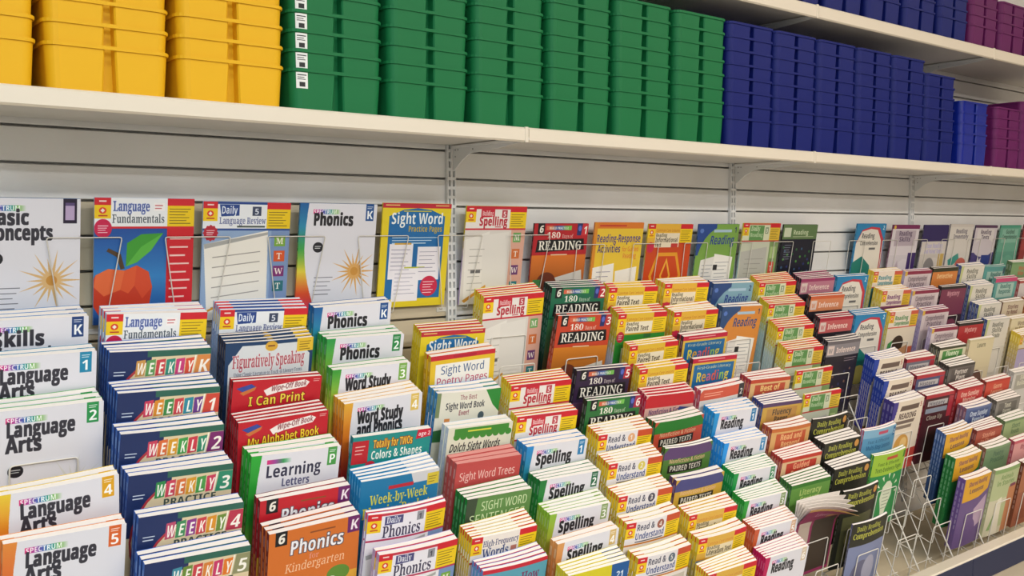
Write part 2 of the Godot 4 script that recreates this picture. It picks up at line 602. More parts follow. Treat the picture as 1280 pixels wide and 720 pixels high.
		"letters":
			ribbon([], "P", "4a9a4a", ["2fa83a", "1f8a2a", "d8a83a"], "d8b070")
			R(17, 6, 60, 8, "e0dfe6")
			H(17, 6, 26, 4.5, ["d9327a", "9a4a9a", "3a9a5a", "e0dfe6"])
			T("Learning", 16, 25, 12.5, "2c2c44", {"w": 62})
			T("Letters", 34, 36, 8.5, "54547a", {"w": 32})
		"phk_red": phonics_kit("be1f2c", "e0b83a", "First Grade")
		"phk_orange": phonics_kit("d2702c", "e0a83a", "Kindergarten")
		"phonics_k", "ph_k": ribbon(["Phonics"], "K", "1f4f8e", ["1f5f9e", "2a8ab0", "3fa04a", "e0d040", "d8502a", "c82a6a"])
		"ph_2": ribbon(["Phonics"], "2", "2a8a4a", ["2a9a4a", "9ac040", "e0a02a", "c83a3a"])
		"ws_3": ribbon(["Word Study", "and Phonics"], "3", "7aac4e", ["3a9a3a", "c8d040", "e0802a", "b82a3a"])
		"ws_4": ribbon(["Word Study", "and Phonics"], "4", "e2c060", ["e0a83a", "d8701e", "b82a2a", "8a1f3a"])
		"colors":
			sheet("1d8a86", ["1d7a86", "22a0a0"])
			R(0, 5, 20, 26, "b8202c"); L(4, 11, 12, 3, 4, "e6b8b0", 1.2)
			T("Totally for TWOs", 26, 15, 9, "f2c84a", {"w": 50, "oc": "8a3a1a", "ow": 3})
			T("Colors & Shapes", 24, 28, 9.5, "f0efe6", {"w": 66})
			P([82, 0, 100, 0, 100, 9, 80, 11], "c8203a"); T("age 2", 91, 7.5, 4.5, "f6ecec", {"al": 0.5})
			E(24, 36, 7, 7, "c8283a"); P([40, 38, 60, 33, 100, 30, 100, 50, 50, 56], "e2b83a")
			R(0, 56, 100, 74, "d9b040"); E(50, 88, 26, 24, "3f7ac0")
		"weekbyweek":
			sheet("1f78a8", ["2a9ade", "1f6fb0"])
			P([62, 0, 100, 0, 100, 12, 66, 12], "d2d2d6"); R(84, 4, 16, 14, "d8c03a"); L(86, 8, 11, 3, 3, "7a6a2a", 0.8)
			R(34, 10, 32, 4, "c02a3a")
			T("Week-by-Week", 12, 29, 11, "e6d84a", {"w": 74, "f": "eb"})
			T("Phonics Packets", 4, 44, 12, "d8c83a", {"w": 92, "f": "eb"})
			R(16, 56, 68, 62, "e8e6e0"); L(22, 62, 56, 9, 6, "8a96a8", 1.0)
		"dph_1", "dph_2":
			header(["b8a8d8", "e8e0f0"], "e9e6ee", "b83a5a", "eae6ea")
			R(16, 0, 56, 3, "c43a4e")
			P([20, 4, 42, 4, 42, 13, 20, 14], "4a4a7a"); T("Daily", 22, 12, 7, "eef0f6", {"w": 17, "f": "eb"})
			R(60, 4, 9, 10, "8f9098"); T("1", 64.5, 12.6, 6, "3a3a4a", {"al": 0.5})
			T("Phonics", 18, 28, 13, "3a3550", {"w": 48, "f": "eb"})
			papers("e6e2e0")
			weekday_strip()
		"sight_wall", "sightword":
			sheet("e4cc2a", ["d8c020", "c8ac1c"])
			R(0, 0, 100, 6, "bc2a3a"); L(4, 2, 20, 1, 2, "e8c070", 1.2); L(76, 2, 20, 1, 2, "e8c070", 1.2)
			P([10, 16, 30, 8, 50, 6, 70, 8, 91, 16, 91, 119, 10, 119], "1f6ba8")
			L(30, 9, 40, 1, 2, "c8b83a", 1.4)
			T("Sight Word", 13, 25.5, 13.5, "f4f4f0", {"w": 76})
			T("Practice Pages", 38, 35, 7, "c9a82a", {"w": 50})
			L(16, 42, 66, 3, 3.4, "c8dcec", 1.0)
			R(13, 50, 34, 44, "eeeaf0"); R(54, 54, 34, 42, "eeeaf0"); R(20, 80, 38, 42, "f0ecf2")
			R(20, 49, 24, 2, "d0a03a"); R(36, 79, 30, 1.6, "b8c040")
			L(16, 57, 27, 6, 5, "8a86a0", 0.7); L(57, 60, 26, 6, 5, "8a86a0", 0.7); L(23, 87, 30, 6, 5, "8a86a0", 0.7)
			E(74, 104, 13, 13, "c8284a"); L(65, 98, 17, 5, 3.4, "f0d0d6", 1.0)
		"poetry":
			sheet("e2bc2c", ["d8a81c", "c89a1c"])
			R(0, 0, 100, 6, "c42a38"); R(34, 2, 36, 3, "b01f38")
			R(8, 11, 84, 108, "efece4")
			T("Sight Word", 16, 24, 10, "2f4f82", {"w": 68, "f": "s"})
			T("Poetry Pages", 10, 38, 10, "b83058", {"w": 80, "f": "s"})
			L(18, 52, 60, 3, 4, "9a9aa0", 0.9); R(24, 68, 50, 44, "d0dcc0"); E(50, 90, 16, 15, "c86a4a")
		"bestsight":
			sheet("e3e0d0", ["2a8ad0", "1f6fc0"])
			P([74, 0, 100, 0, 100, 30, 88, 20], "2f8a3a"); R(0, 0, 6, 30, "7a8a62")
			T("The Best", 34, 10, 6, "8a3a4a", {"w": 26, "f": "s"})
			T("Sight Word Book", 14, 21, 8, "3a3a44", {"w": 60})
			T("Ever!", 34, 29, 6, "8a3a4a", {"w": 16})
			E(70, 32, 5, 5, "4a5a62"); R(14, 32, 8, 4, "d88a4a")
			P([0, 46, 100, 36, 100, 60, 0, 60], "2f6a3a"); R(0, 60, 100, 70, "d6d2bc"); E(40, 90, 20, 18, "c8884a")
		"dolch":
			sheet("dcdcc6", ["c2d4e6", "9ab4d0"])
			R(10, 2, 84, 10, "3f8a34"); L(30, 5, 36, 1, 2, "d8d84a", 2.0)
			for i in 9: E(14 + i * 10, 12, 5, 4, "3f8a34")
			T("Dolch Sight Words", 4, 30, 10, "2a2c2c", {"w": 78, "k": 0.2})
			R(12, 40, 76, 76, "cfd4ba"); E(50, 76, 22, 20, "d0823a")
		"trees":
			sheet("bd4a48", ["c0605e", "a84442"])
			T("Sight Word Trees", 6, 22, 10, "eecac2", {"w": 86, "f": "s"})
			L(20, 34, 60, 2, 4, "d8908a", 1.2); E(50, 82, 30, 28, "4f8a4a"); R(45, 98, 10, 30, "7a5a3a")
		"sentences":
			sheet("5f8a4a", ["1f8a3a", "17702e"])
			P([0, 0, 16, 0, 10, 60, 0, 60], "3a4a36")
			T("SIGHT WORD", 22, 17, 11, "d4e4b4", {"w": 72, "f": "s"})
			T("SENTENCES", 6, 32, 11, "d4e4b4", {"w": 86, "f": "s"})
			R(14, 44, 72, 70, "e2e6d2"); L(20, 52, 60, 9, 6, "8a9a7a", 1.0)
		"hfw":
			header(["dcc030", "d4b838", "9a86b8", "7a5aa0"], "ece4dc", "c83a3a", "e2d2c2")
			T("High-Frequency", 17, 13, 7, "4a4f74", {"w": 54, "f": "eb"})
			T("Words", 17, 27, 11.5, "33487a", {"w": 40, "f": "eb"}); R(60, 18, 9, 9, "c07a6a")
			papers("ece0d4")
		"how":
			sheet("5aa0b4", ["6a8ad0", "8aa4e0"])
			R(0, 0, 100, 5, "c8283a")
			T("How", 58, 24, 12, "7a2a5a", {"w": 30, "f": "eb"}); E(28, 22, 12, 10, "d8a83a")
			R(10, 40, 80, 78, "c8dce0")
		"red_spell", "spell_a", "spell_b", "spell_c":
			header(["e0cc2e", "d8c42c", "cdb8d8", "c4aed6", "c0a8d4"], "ece6e0", "c4283a", "dcd6ce")
			R(16, 0, 56, 4, "c4283a")
			P([24, 4, 46, 4, 46, 14, 24, 15], "c4283a"); T("Building", 26, 12.4, 6, "f4e6e0", {"w": 18, "f": "eb"})
			R(58, 5, 9, 10, "b83a48"); T("5", 62.5, 13.5, 6.5, "f2e2e0", {"al": 0.5})
			T("Spelling", 22, 25.4, 11, "b82a3c", {"w": 46, "ow2": 1}); R(48, 26.6, 10, 1.4, "c05a60")
			P([2, 44, 40, 33, 44, 129.4, 6, 129.4], "e9e5dd"); P([30, 38, 72, 34, 74, 129.4, 34, 129.4], "e4e0d8")
			L(10, 56, 24, 7, 9, "a8a49c", 0.9); R(14, 84, 16, 4, "6a6a6a"); P([4, 124, 40, 104, 41, 107, 8, 127], "d89a3a")
			R(76, 31.2, 24, 96, "dba894")
			var y := 35.0
			for i in 4:
				R(80, y, 13, 13, ["6fa860", "d2703a", "6a3a6e", "2a7a80"][i]); T("MTWT"[i], 86.5, y + 10.4, 7.5, "f0e8dc", {"al": 0.5, "f": "eb"})
				y += 22
		"sp_1": ribbon(["Spelling"], "1", "2f7fb4", ["2a8ad0", "1f7a6a", "3aa06a"])
		"sp_2": ribbon(["Spelling"], "2", "2a6a4a", ["1f7a3a", "3a9a3a", "c8c040"])
		"sp_3": ribbon(["Spelling"], "3", "8aa468", ["8ab83a", "c8b03a", "d8702a"])
		"sp_4": ribbon(["Spelling"], "4", "d6b672", ["d89a5a", "cf7038", "b04a2a"])
		"yellowblue":
			sheet("d8cc2a", ["d8c83a", "b8a82a"])
			P([70, 0, 100, 0, 100, 40, 74, 40], "1f5a9a"); T("21", 86, 20, 9, "d8e4f0", {"al": 0.5})
			T("Writing", 10, 26, 10, "3a5a8a", {"w": 54}); R(10, 44, 80, 74, "ece6c8")
		"days_1": reading_days("b4222c", "d8752a", "1", "c8303a")
		"d180_2": reading_days("1f6a4c", "3f8a5a", "2", "b8283a")
		"d180_3": reading_days("c8452c", "d8822a", "3", "b8383a")
		"d180_5": reading_days("33223f", "5a3a5a", "5", "b8303e")
		"d180_6": reading_days("2c6e38", "4a8a3a", "6", "a82a48")
		"ru_1", "ru_2", "ru_3", "ru_4", "ru_5":
			var g := k[3]
			header(["dcc030", "d8bc2c", "b0acc8", "9a96b8", "8a86b0"], "e6e2e4", "c87a2a", "e8e0da")
			R(72, 0, 28, 9, "c8502c")
			T("Read &", 18, 12.4, 8.5, "4a4c60", {"w": 32})
			E(61, 9, 6.5, 6, {"1": "e0a87a", "2": "d8c85a", "3": "4a4a5a", "4": "9a5a4a", "5": "5a6a7a"}[g]); T(g, 61, 12.2, 6.5, "f0ece6", {"al": 0.5})
			T("Understand", 17, 24.4, 8.8, "3f5088", {"w": 53}); L(18, 26.6, 50, 1, 2, "4a4a58", 1.4)
			R(6, 36, 88, 88, "c8c0b4"); E(44, 74, 26, 22, "a8b88a"); R(62, 50, 28, 60, "b8a8a0")
		"response":
			sheet("e6c23a", ["d8782a", "e0a83a"])
			R(0, 0, 100, 9, "d87a2e"); R(0, 0, 6, 130, "d8882e"); L(10, 3.6, 54, 1, 2, "c0402c", 2.6)
			T("Reading-Response", 6, 29, 11, "4a3f80", {"w": 90})
			T("Activities", 10, 44, 10.5, "3f3a78", {"w": 46}); T("for Guided", 60, 43, 7, "d85a3a", {"w": 34, "f": "s"}); T("Reading", 62, 53, 7, "d85a3a", {"w": 28, "f": "s"})
			P([4, 66, 46, 60, 50, 129.4, 6, 129.4], "f0ece4"); P([50, 72, 94, 66, 94, 129.4, 54, 129.4], "f0ece4")
			L(12, 72, 28, 8, 7, "8a86a0", 0.9); E(58, 104, 9, 8, "5a7a9a"); E(74, 112, 8, 8, "3a3a40")
		"pt_1", "pt_2", "pt_3", "pt_4":
			header(["dcc030", "d8bc34", "e0d8e8", "d4cadf", "d0c4dc"], "e0b83a", "c89a2a", {"1": "3f7a3a", "2": "2f8a34", "3": "c87a3a", "4": "8a5a8a"}[k[3]])
			T("Common Core Lessons", 18, 11, 4.5, "b86a1e", {"w": 52, "f": "s"})
			R(17, 12.6, 54, 16.4, "ece2c8")
			T("Reading", 18, 18, 5, "5a523a", {"w": 25}); T("Paired Text", 18, 26, 7.2, "3c3426", {"w": 46, "k": 0.08})
			R(56, 31, 15, 6, "2f6a3a"); E(9, 34, 7.5, 8, "b82a3c"); L(5, 31, 8, 4, 2, "ecc8c8", 0.7)
			R(14, 50, 70, 70, "d8d4b0"); E(48, 84, 24, 20, "7aa05a")
		"nonfic":
			sheet("d2a49a", ["c22a4a", "b4203a"])
			P([6, 0, 94, 0, 100, 6, 100, 18, 0, 18, 0, 6], "c0242e")
			T("Nonfiction & Fiction", 8, 28, 7.5, "5a3a6a", {"w": 74, "oc": "d8a8a0", "ow": 2}); R(8, 32, 60, 7, "8a5a8a"); P([70, 20, 100, 24, 100, 60, 60, 60], "3f4a8a")
			R(0, 60, 100, 70, "7a3a4a")
		"ptx_g", "ptx_p", "ptx_y":
			var band: String = {"g": "2a7a2e", "p": "5f4470", "y": "4a4a80"}[k[4]]
			var low: String = {"g": "bf4a34", "p": "4f7a34", "y": "c8a03a"}[k[4]]
			sheet(low, [{"g": "2a6a34", "p": "3f5a2a", "y": "5a3a6a"}[k[4]], low])
			P([8, 0, 92, 0, 100, 8, 100, 15, 0, 17, 0, 8], band)
			T("Nonfiction & Fiction", 10, 22.5, 6, "d8b08a", {"w": 74, "k": 0.1})
			P([10, 25, 80, 24, 80, 35, 10, 36.5], "26241f"); T("PAIRED TEXTS", 13, 34, 7.6, "e8e2d2", {"w": 64})
			E(40, 66, 34, 18, "8a8a86"); R(0, 90, 100, 40, low)
		"lit_1", "lit_2", "lit_3":
			header(["dcc030", "d4b838", "cfc0dc", "c8b8d8"], "dcae4a", "c8902a", {"1": "9a7ab0", "2": "5a7a9a", "3": "a85a3a"}[k[4]])
			T("Common Core Lessons", 18, 12, 4.5, "c87a2e", {"w": 52, "f": "s"})
			R(17, 14, 54, 15, "e6d8b4"); T("Reading", 18, 18.6, 5, "5a523a", {"w": 25}); T("Literature Text", 18, 26, 7, "3c3426", {"w": 50, "k": 0.08})
			E(50, 84, 30, 26, "d8c49a")
		"hexagon", "info_1", "info_2":
			header(["dcc030", "d8bc34", "dccfd8", "d8c8d8"], "e2b03e", "b8342a", "c8481e" if k == "hexagon" else "c05a2a")
			T("Common Core Lessons", 18, 12, 4.5, "b86a1e", {"w": 52, "f": "s"})
			R(17, 14, 54, 22, "e9dcc0")
			T("Reading", 18, 20, 5.5, "5a523a", {"w": 25}); T("Informational", 18, 28, 7, "40382a", {"w": 50}); T("Text", 18, 35, 6, "40382a", {"w": 14}); R(54, 30, 15, 6, "c03a34")
			E(9, 36, 7.5, 8, "c82a4a")
			if k == "hexagon":
				for q in [[1.0, "e29a2a"], [0.84, "c8481e"]]:
					P([48 - 36 * q[0], 80, 48 - 22 * q[0], 80 - 36 * q[0], 48 + 22 * q[0], 80 - 36 * q[0], 48 + 36 * q[0], 80, 48 + 22 * q[0], 80 + 36 * q[0], 48 - 22 * q[0], 80 + 36 * q[0]], q[1])
				P([36, 80, 48, 52, 60, 80, 48, 108], "e8a83a"); P([40, 80, 48, 60, 56, 80, 48, 100], "c0441e")
				P([0, 100, 20, 90, 34, 129.4, 0, 129.4], "6a2a6a")
		"gridr_1", "gridr_2":
			sheet("d9b44a", ["5a2a3a", "c8a83a"])
			R(0, 0, 100, 7, "c02440"); L(12, 2.6, 60, 1, 2, "e8a0a0", 1.4)
			R(5, 10, 90, 112, "20699e")
			T("First-Grade Literacy", 12, 17, 4.5, "e2dca8", {"w": 76, "f": "s"})
			T("Reading", 12, 36, 14.5, "e0cc4a", {"w": 74, "cols": ["e6d44a", "d8a03a", "c86a8a", "d85a4a", "d85a4a", "9ac05a", "e0cc4a"]})
			L(20, 46, 58, 3, 4, "8ab4d0", 0.9); R(14, 66, 32, 50, "ecead8"); R(54, 66, 34, 50, "ecead8")
		"rcoral":
			sheet("e0dad4", ["c8506a", "d87a6a"])
			P([6, 0, 100, 0, 100, 16, 0, 16, 0, 5], "cf5a44"); L(8, 6, 40, 2, 3.6, "f0b09a", 1.2)
			R(86, 0, 14, 22, "3a3a3e"); T("2", 93, 17, 9, "e6e2da", {"al": 0.5})
			T("CLOSE READING", 18, 29, 7, "6a8a9a", {"w": 58}); R(10, 40, 80, 60, "b8c4c8"); R(0, 104, 100, 26, "c85a4a")
		"rd_1": ribbon(["Reading"], "1", "2a7ab0", ["2a9ade", "1f7ab0", "3a9a4a"])
		"rd_1b": ribbon(["Reading"], "1", "3a8ac0", ["2a9aee", "2a88d0"])
		"rd_2": ribbon(["Reading"], "2", "3a8a5a", ["1f9a4a", "17803a"])
		"rd_3": ribbon(["Reading"], "3", "8aa06a", ["2a9a3a", "7ab83a"])
		"rd_5": ribbon(["Reading"], "5", "d8b090", ["c85a3a", "d8702a", "b03a2a"])
		"rd_6": ribbon(["Reading"], "6", "d8c4a8", ["c01f5a", "a8184a"])
		"arc_green": arc_reading("7aa44a", "2a4a8e", "1")
		"read_blue": arc_reading("7fa6b6", "2f4a7e", "2")
		"read_orange": arc_reading("d78a3e", "33507e", "1", "2f4a80")
		"warm_a": plain("d9b07a", "c04a34", "b8503a", ["Best of", "Poems"], "e8c07a", "c8683a", ["a83a4a", "c05a3a"])
		"warm_b": plain("c8a04a", "5a4468", "b88a4a", ["Fluency", "Pages"], "5a4a3a", "2f6a94", ["3a4a8e", "4a3a70"])
		"warm_c": plain("d8a86a", "c8703a", "c05a3a", ["Read and", "Respond"], "e6b07a", "b8503a", ["a84a3a", "c86a3a"])
		"warm_d": plain("d8b48a", "c03a2c", "b83a2e", ["Guided", "Reading"], "e6a07a", "a8402c", ["a83a3a", "b84a2a"])
		"warm_e": plain("6a9a4a", "3f7a34", "", ["Literacy", "Centers"], "b8cc7a", "4f8a3a", ["3a6a3a", "7a5a3a"])
		"green_head", "drc_1", "drc_2", "drc_3", "drc_4", "drc_5", "drc_6":
			header(["dcc82a", "d6c63a", "bcd8d6", "b0d0d0", "b0d0d0", "a8c8c8"], "d4d8b8", "b8423a", "c4c8b4", "e0c428", "dcb83a")
			R(16, 0, 56, 3, "c06a52")
			P([18, 4, 56, 4, 56, 29, 18, 29], "5f9052"); T("Daily", 21, 13, 7.5, "d6e2c0", {"w": 24, "f": "eb"}); T("Reading", 20, 23, 6.5, "c2d6ae", {"w": 34, "f": "eb"})
			R(59, 7, 9, 11, "8a9a7a"); T("3", 63.5, 16, 6.5, "e6e8d8", {"al": 0.5})
			P([2, 48, 70, 40, 74, 129.4, 6, 129.4], "b4b4ac"); L(14, 60, 50, 7, 8, "8a8a84", 0.9)
			R(76, 31.2, 24, 98, "7f9a62"); R(80, 40, 14, 20, "a8c080"); R(80, 66, 14, 20, "cc4a3a"); T("T", 87, 82, 9, "efe6da", {"al": 0.5})
		"blk_1", "blk_2", "blk_3", "blk_4":
			sheet("2a2a22", ["1c1c1a", "3a3a2a"])
			T("Daily Reading", 12, 14, 8, "b8ba4a", {"w": 66, "f": "eb"}); T("Comprehension", 6, 26, 9, "c8c84e", {"w": 86, "f": "eb"})
			E(90, 10, 6, 6, "c8904a"); R(10, 44, 80, 76, "5a5a3a"); E(46, 80, 24, 22, "8a8a4a")
		"blk_5":
			sheet("2e2e24", ["6a6a90", "2e2e24"])
			T("Daily Reading", 12, 14, 8, "b8ba4a", {"w": 66, "f": "eb"}); T("Comprehension", 6, 26, 9, "c8c84e", {"w": 86, "f": "eb"})
			R(0, 38, 100, 92, "8089ac"); E(40, 92, 26, 28, "6a6a84"); E(62, 84, 18, 24, "a8a8bc")
		"forest":
			sheet("191a2a", ["16181c", "202a24"])
			R(0, 0, 100, 26, "5f7a4e"); R(4, 6, 20, 16, "c8d0b4"); T("Reading", 30, 18, 8, "c6d2ae", {"w": 44}); L(30, 21, 60, 1, 2, "b0bc98", 1.2)
			for i in 40: E(8 + (i * 37) % 86, 40 + (i * 53) % 84, 2.4, 2.2, ["2f6a3a", "4a8a3a", "28306a", "3a5a7a"][i % 4])
			L(10, 36, 20, 7, 4, "8a90a0", 0.8)
		"dark_a", "dark_b", "dark_c", "dark_d":
			var c4: String = {"a": "b8788a", "b": "d0835a", "c": "bc5a5c", "d": "8a8488"}[k[5]]
			sheet("27222a", ["2a242c", "1a181c"])
			R(0, 0, 100, 27, c4); R(0, 0, 100, 6, {"a": "9a3a62", "b": "c8603a", "c": "a82a3c", "d": "6a6468"}[k[5]])
			R(3, 8, 17, 16, "d8c4bc"); T("W", 11, 21, 8, c4, {"al": 0.5}); T("Inference", 26, 21, 9, "efd8cc", {"w": 60})
			L(54, 32, 40, 2, 4, "8a7a80", 1.2)
			for i in 26: E(8 + (i * 41) % 86, 48 + (i * 29) % 76, 2.6, 2.4, ["5a3a4a", "3a3a5a", "7a5a4a"][i % 3])
		"multi":
			sheet("5f9ac0", ["b8607a", "4a86b0"])
			R(0, 0, 100, 14, "86b4d0"); R(40, 5, 30, 5, "c8506a"); R(90, 3, 9, 16, "2a6a9a"); T("2", 94.5, 15, 7, "dcecf4", {"al": 0.5})
			T("Fast & Effective", 14, 24, 5.5, "3f6f94", {"w": 66}); T("Multi-Step Lessons", 12, 35, 7.5, "2f5f8a", {"w": 74})
			R(50, 44, 50, 30, "1f5a80"); R(0, 74, 100, 56, "4a86b0"); R(10, 80, 34, 40, "dcd0c0")
		"lime":
			sheet("2f8a4a", ["2a8a4a", "9ac03a"])
			R(0, 0, 100, 37, "9cc23e"); R(36, 6, 34, 5, "c0503a"); R(92, 3, 7, 12, "3f7a2e")
			T("Fast & Effective", 14, 20, 5.5, "5a7a24", {"w": 66}); T("Text-Evidence Pages", 10, 31, 7.5, "4a7020", {"w": 80})
			P([40, 58, 50, 50, 60, 50, 70, 58, 72, 76, 60, 100, 56, 116, 48, 116, 44, 100, 36, 78], "d6dcc4")
			L(44, 66, 24, 6, 6, "6a7a62", 0.9)
			for i in 7:
				var a := PI + PI * i / 6.0
				P([54 + cos(a) * 26, 72 + sin(a) * 26, 54 + cos(a + 0.08) * 36, 72 + sin(a + 0.08) * 36, 54 + cos(a - 0.08) * 36, 72 + sin(a - 0.08) * 36], "dfe8c8")
		"flop":
			sheet("8a2a56", ["6a2a3a", "8a2a56"])
			R(0, 0, 100, 6, "c89a5a"); T("Literature", 26, 22, 8, "d8a8b8", {"w": 52, "f": "e"}); R(58, 20, 36, 10, "b89a44"); R(40, 34, 56, 90, "3a2e24"); R(6, 36, 28, 46, "b8a89a")
		"frame_blue", "rcomp_1", "rcomp_2":
			sheet("2b82b4", ["2a7aa8", "1f6a98"])
			var a := [10, 129.4, 10, 40]
			for i in 9:
				var t := i / 8.0
				a.append_array([10 + 76 * (1 - cos(t * PI / 2)), 12 + 28 * (1 - sin(t * PI / 2))])
			a.append_array([92, 60, 94, 129.4])
			P([4, 129.4, 4, 36, 20, 12, 50, 6, 78, 8, 96, 30, 99, 70, 99, 129.4], "c43a4a")
			P([4, 129.4, 4, 38, 20, 15, 48, 10, 72, 12, 88, 32, 92, 70, 92, 129.4], "e4ddd0")
			T("Reading", 20, 28, 9.5, "3a3a40", {"w": 44}); T("Comprehension", 18, 41, 8, "4a4a4a", {"w": 60}); R(50, 46, 22, 4, "6a6a68")
			P([0, 74, 30, 62, 60, 80, 80, 129.4, 0, 129.4], "1f7a70"); E(40, 112, 24, 18, "d8cc6a"); R(84, 104, 16, 26, "c04a3a")
			T("2", 92, 12, 8, "d8e8f0", {"al": 0.5})
		"cream_1", "cream_2", "cream_3": cream_reading(["2a44a0", "3a3a98"] if k != "cream_3" else ["4a3f8c", "3a3a88"])
		"purple_white":
			plain("d8d0d4", "7a2a5a", "b8aab4", ["Reading", "Skills"], "6a5a70", "cfc8cc", ["6a2a4a", "b8a8b8"], 8.0)
			R(70, 56, 30, 74, "3f2a66"); E(8, 5, 4, 4, "d8b84a")
		"purple_head":
			plain("d4ccc4", "33285e", "", ["Close Reading", "and Paired Texts"], "b8b0d0", "cac2ba", ["2a2448", "c8c0bc"], 34.0)
			E(40, 92, 22, 24, "8a8684"); R(74, 60, 22, 66, "c8a85a")
		"eraser":
			plain("dad4cc", "d0c8c0", "", ["Reading", "Inventory"], "7a7480", "d8d2ca", ["8a8488", "c8c0bc"])
			P([10, 76, 50, 62, 58, 76, 18, 94], "4a9a8c"); E(66, 90, 24, 18, "c86a5a"); R(20, 100, 50, 20, "b83a4a")
		"violet":
			plain("cfc6cc", "5a3a58", "ddd6d4", ["Reading", "Tests"], "6a5f70", "4a3f78", ["4a3a58", "3a3458"])
			E(50, 50, 46, 20, "cfc6cc"); R(46, 66, 40, 60, "2f3f86")
		"tealwall": plain("6aa890", "4a9a80", "8abca8", ["Guided", "Comprehension"], "3f6a5a", "5f9c88", ["4a7a6a", "6aa890"])
		"redwall": plain("9a3a3a", "7a2a2a", "", ["Reading"], "e0b0a0", "8a3434", ["6a2020", "8a3030"])
		"yel_1", "yel_2", "yel_3":
			header(["e0c43a", "c8d8d0"], "e2d4c4", {"1": "b8504a", "2": "8a4a6a", "3": "c85a4a"}[k[4]], {"1": "4a8a94", "2": "6a3a5a", "3": "d8ccb8"}[k[4]], "dcb82e", "d8b030", "c85a44")
			var tc: String = {"1": "4a8a92", "2": "7a4a74", "3": "5a8a5a"}[k[4]]
			T("Reading", 18, 16, 7.5, tc, {"w": 46, "ow2": 1}); T("Comprehension", 18, 26, 7, tc, {"w": 52, "ow2": 1})
			if k == "yel_3":
				P([4, 129.4, 10, 60, 34, 50, 44, 129.4], "3f8a4a"); E(42, 62, 20, 16, "3a2c20"); P([44, 74, 78, 66, 84, 129.4, 50, 129.4], "b88a62"); R(78, 70, 22, 60, "b85a3a")
		"red_1", "red_2", "red_3":
			sheet({"1": "6a6a78", "2": "4a4f74", "3": "4a2228"}[k[4]], ["7a2030", "5a1824"])
			R(0, 0, 100, 7, "b0343e"); R(10, 12, 70, 10, "b8b4b4"); T("History", 14, 21, 7, "5a5a66", {"w": 56}); R(6, 26, 76, 9, "8a94a4"); R(84, 8, 16, 40, "a8303e")
			T("Close Up", 14, 48, 8, "b0a898", {"w": 56}); R(0, 60, 100, 70, "4a1f26"); E(46, 90, 24, 22, "3a2420")
		"ybl", "ygr", "ypu":
			var low2: String = {"b": "1f3a5e", "g": "1f6a34", "p": "6a5486"}[k[1]]
			sheet(low2, [{"b": "4a6aa8", "g": "2a7a3e", "p": "6a4f9a"}[k[1]], low2])
			P([2, 0, 98, 0, 94, 30, 60, 40, 4, 44], "dca42e")
			T("Shared Reading", 16, 16, 8, "8a5a5a", {"w": 66, "r": 0.06, "ow2": 1}); T("Lessons", 22, 29, 8, "7a5a54", {"w": 50, "r": 0.06, "ow2": 1})
			P([50, 62, 94, 40, 98, 90, 60, 100], "b8a0b8" if k == "ypu" else low2); E(40, 100, 28, 22, low2)
		"mar_1", "mar_2", "mar_3", "mar_4":
			plain("d2c4c4", "8a3048", "c4b4b6", ["Comprehension", "Practice"], "7a6a72", "cbbcc0", ["b0a4c8", "8a7ab0"], 7.0)
			R(0, 0, 9, 9, "d0a84a"); R(66, 62, 34, 68, "b0a0c4")
		"grn_a": plain("d2ceb0", "4a4a38", "4f8a46", ["Fluency"], "d8e4c4", "c2c8a8", ["3a3a30", "c8c4a8"], 5.0)
		"drk_a": plain("6a6460", "4a4640", "58524e", ["Partner", "Plays"], "d0c8c0", "4f4a46", ["3a3632", "d8d0b8"], 5.0)
		"sunday": plain("c03e3e", "a82a30", "", ["One Sunday", "Morning"], "e8b8a8", "a83038", ["8a2a34", "b83a3c"], 4.0)
		"bluea": plain("4f6290", "6a76a0", "3f4f80", ["One Sunday", "Evening"], "c0ccdc", "5a6a98", ["8a5a6a", "c0b0a8"], 4.0)
		"orga": plain("a8503e", "983a30", "", ["Stories", "to Share"], "d8947a", "a04a3a", ["7a3a34", "9a4436"], 4.0)
		"gra": plain("6f8a66", "7f9a72", "", ["Poetry", "Practice"], "4a6a52", "5f7a72", ["8a5a4a", "6a7a5a"], 5.0)
		"paleg":
			plain("b6c092", "8aa86c", "", ["Animals", "in Stories"], "7f9a62", "cfcab0", ["a8a884", "c0c49a"], 8.0)
			R(66, 40, 34, 90, "bf7f55"); P([20, 129.4, 30, 60, 44, 56, 52, 129.4], "e2dcc8"); R(70, 36, 26, 6, "7a3a52")
		"oran": plain("d08040", "3a3a26", "", ["Detective"], "eac08a", "c87434", ["2a2a22", "b8683a"], 8.0)
		"maro": plain("7a3a50", "2e2a2a", "", ["Mystery"], "c8909a", "3a2a2e", ["2a2024", "5a2a3a"], 6.0)
		"redc": plain("b03438", "2e2a28", "", ["Mystery"], "dca09a", "a02c34", ["2a2022", "8a2a30"], 6.0)
		"learn":
			plain("dacda8", "cfc29c", "", ["Learn"], "8a8468", "d6c9a6", ["c8ba90", "d8caa4"], 4.0)
			E(50, 90, 26, 26, "6a4a3e")
		"redd": plain("c64a38", "b83a34", "", ["Genre", "Lessons"], "e0a080", "b8402e", ["8a3a34", "b04030"], 4.0)
		"greyb": plain("8a8680", "7a766e", "6a6660", ["Text", "Forms"], "c8c4b4", "84807a", ["5a5650", "908c80"], 4.0)
		"grnb": plain("9aac7a", "6f8a5e", "", ["Short", "Reads"], "5f7a54", "8aa070", ["6a7a54", "9aa880"], 5.0)
		"pinkb": plain("d89a98", "c85a6a", "", ["Rhymes"], "a04a5a", "d08a8a", ["a84a5a", "c87a7a"], 6.0)
		"brownb": plain("a86a4a", "8a4a34", "", ["Folktales"], "dcb090", "9a5a40", ["6a3a2a", "8a5038"], 6.0)
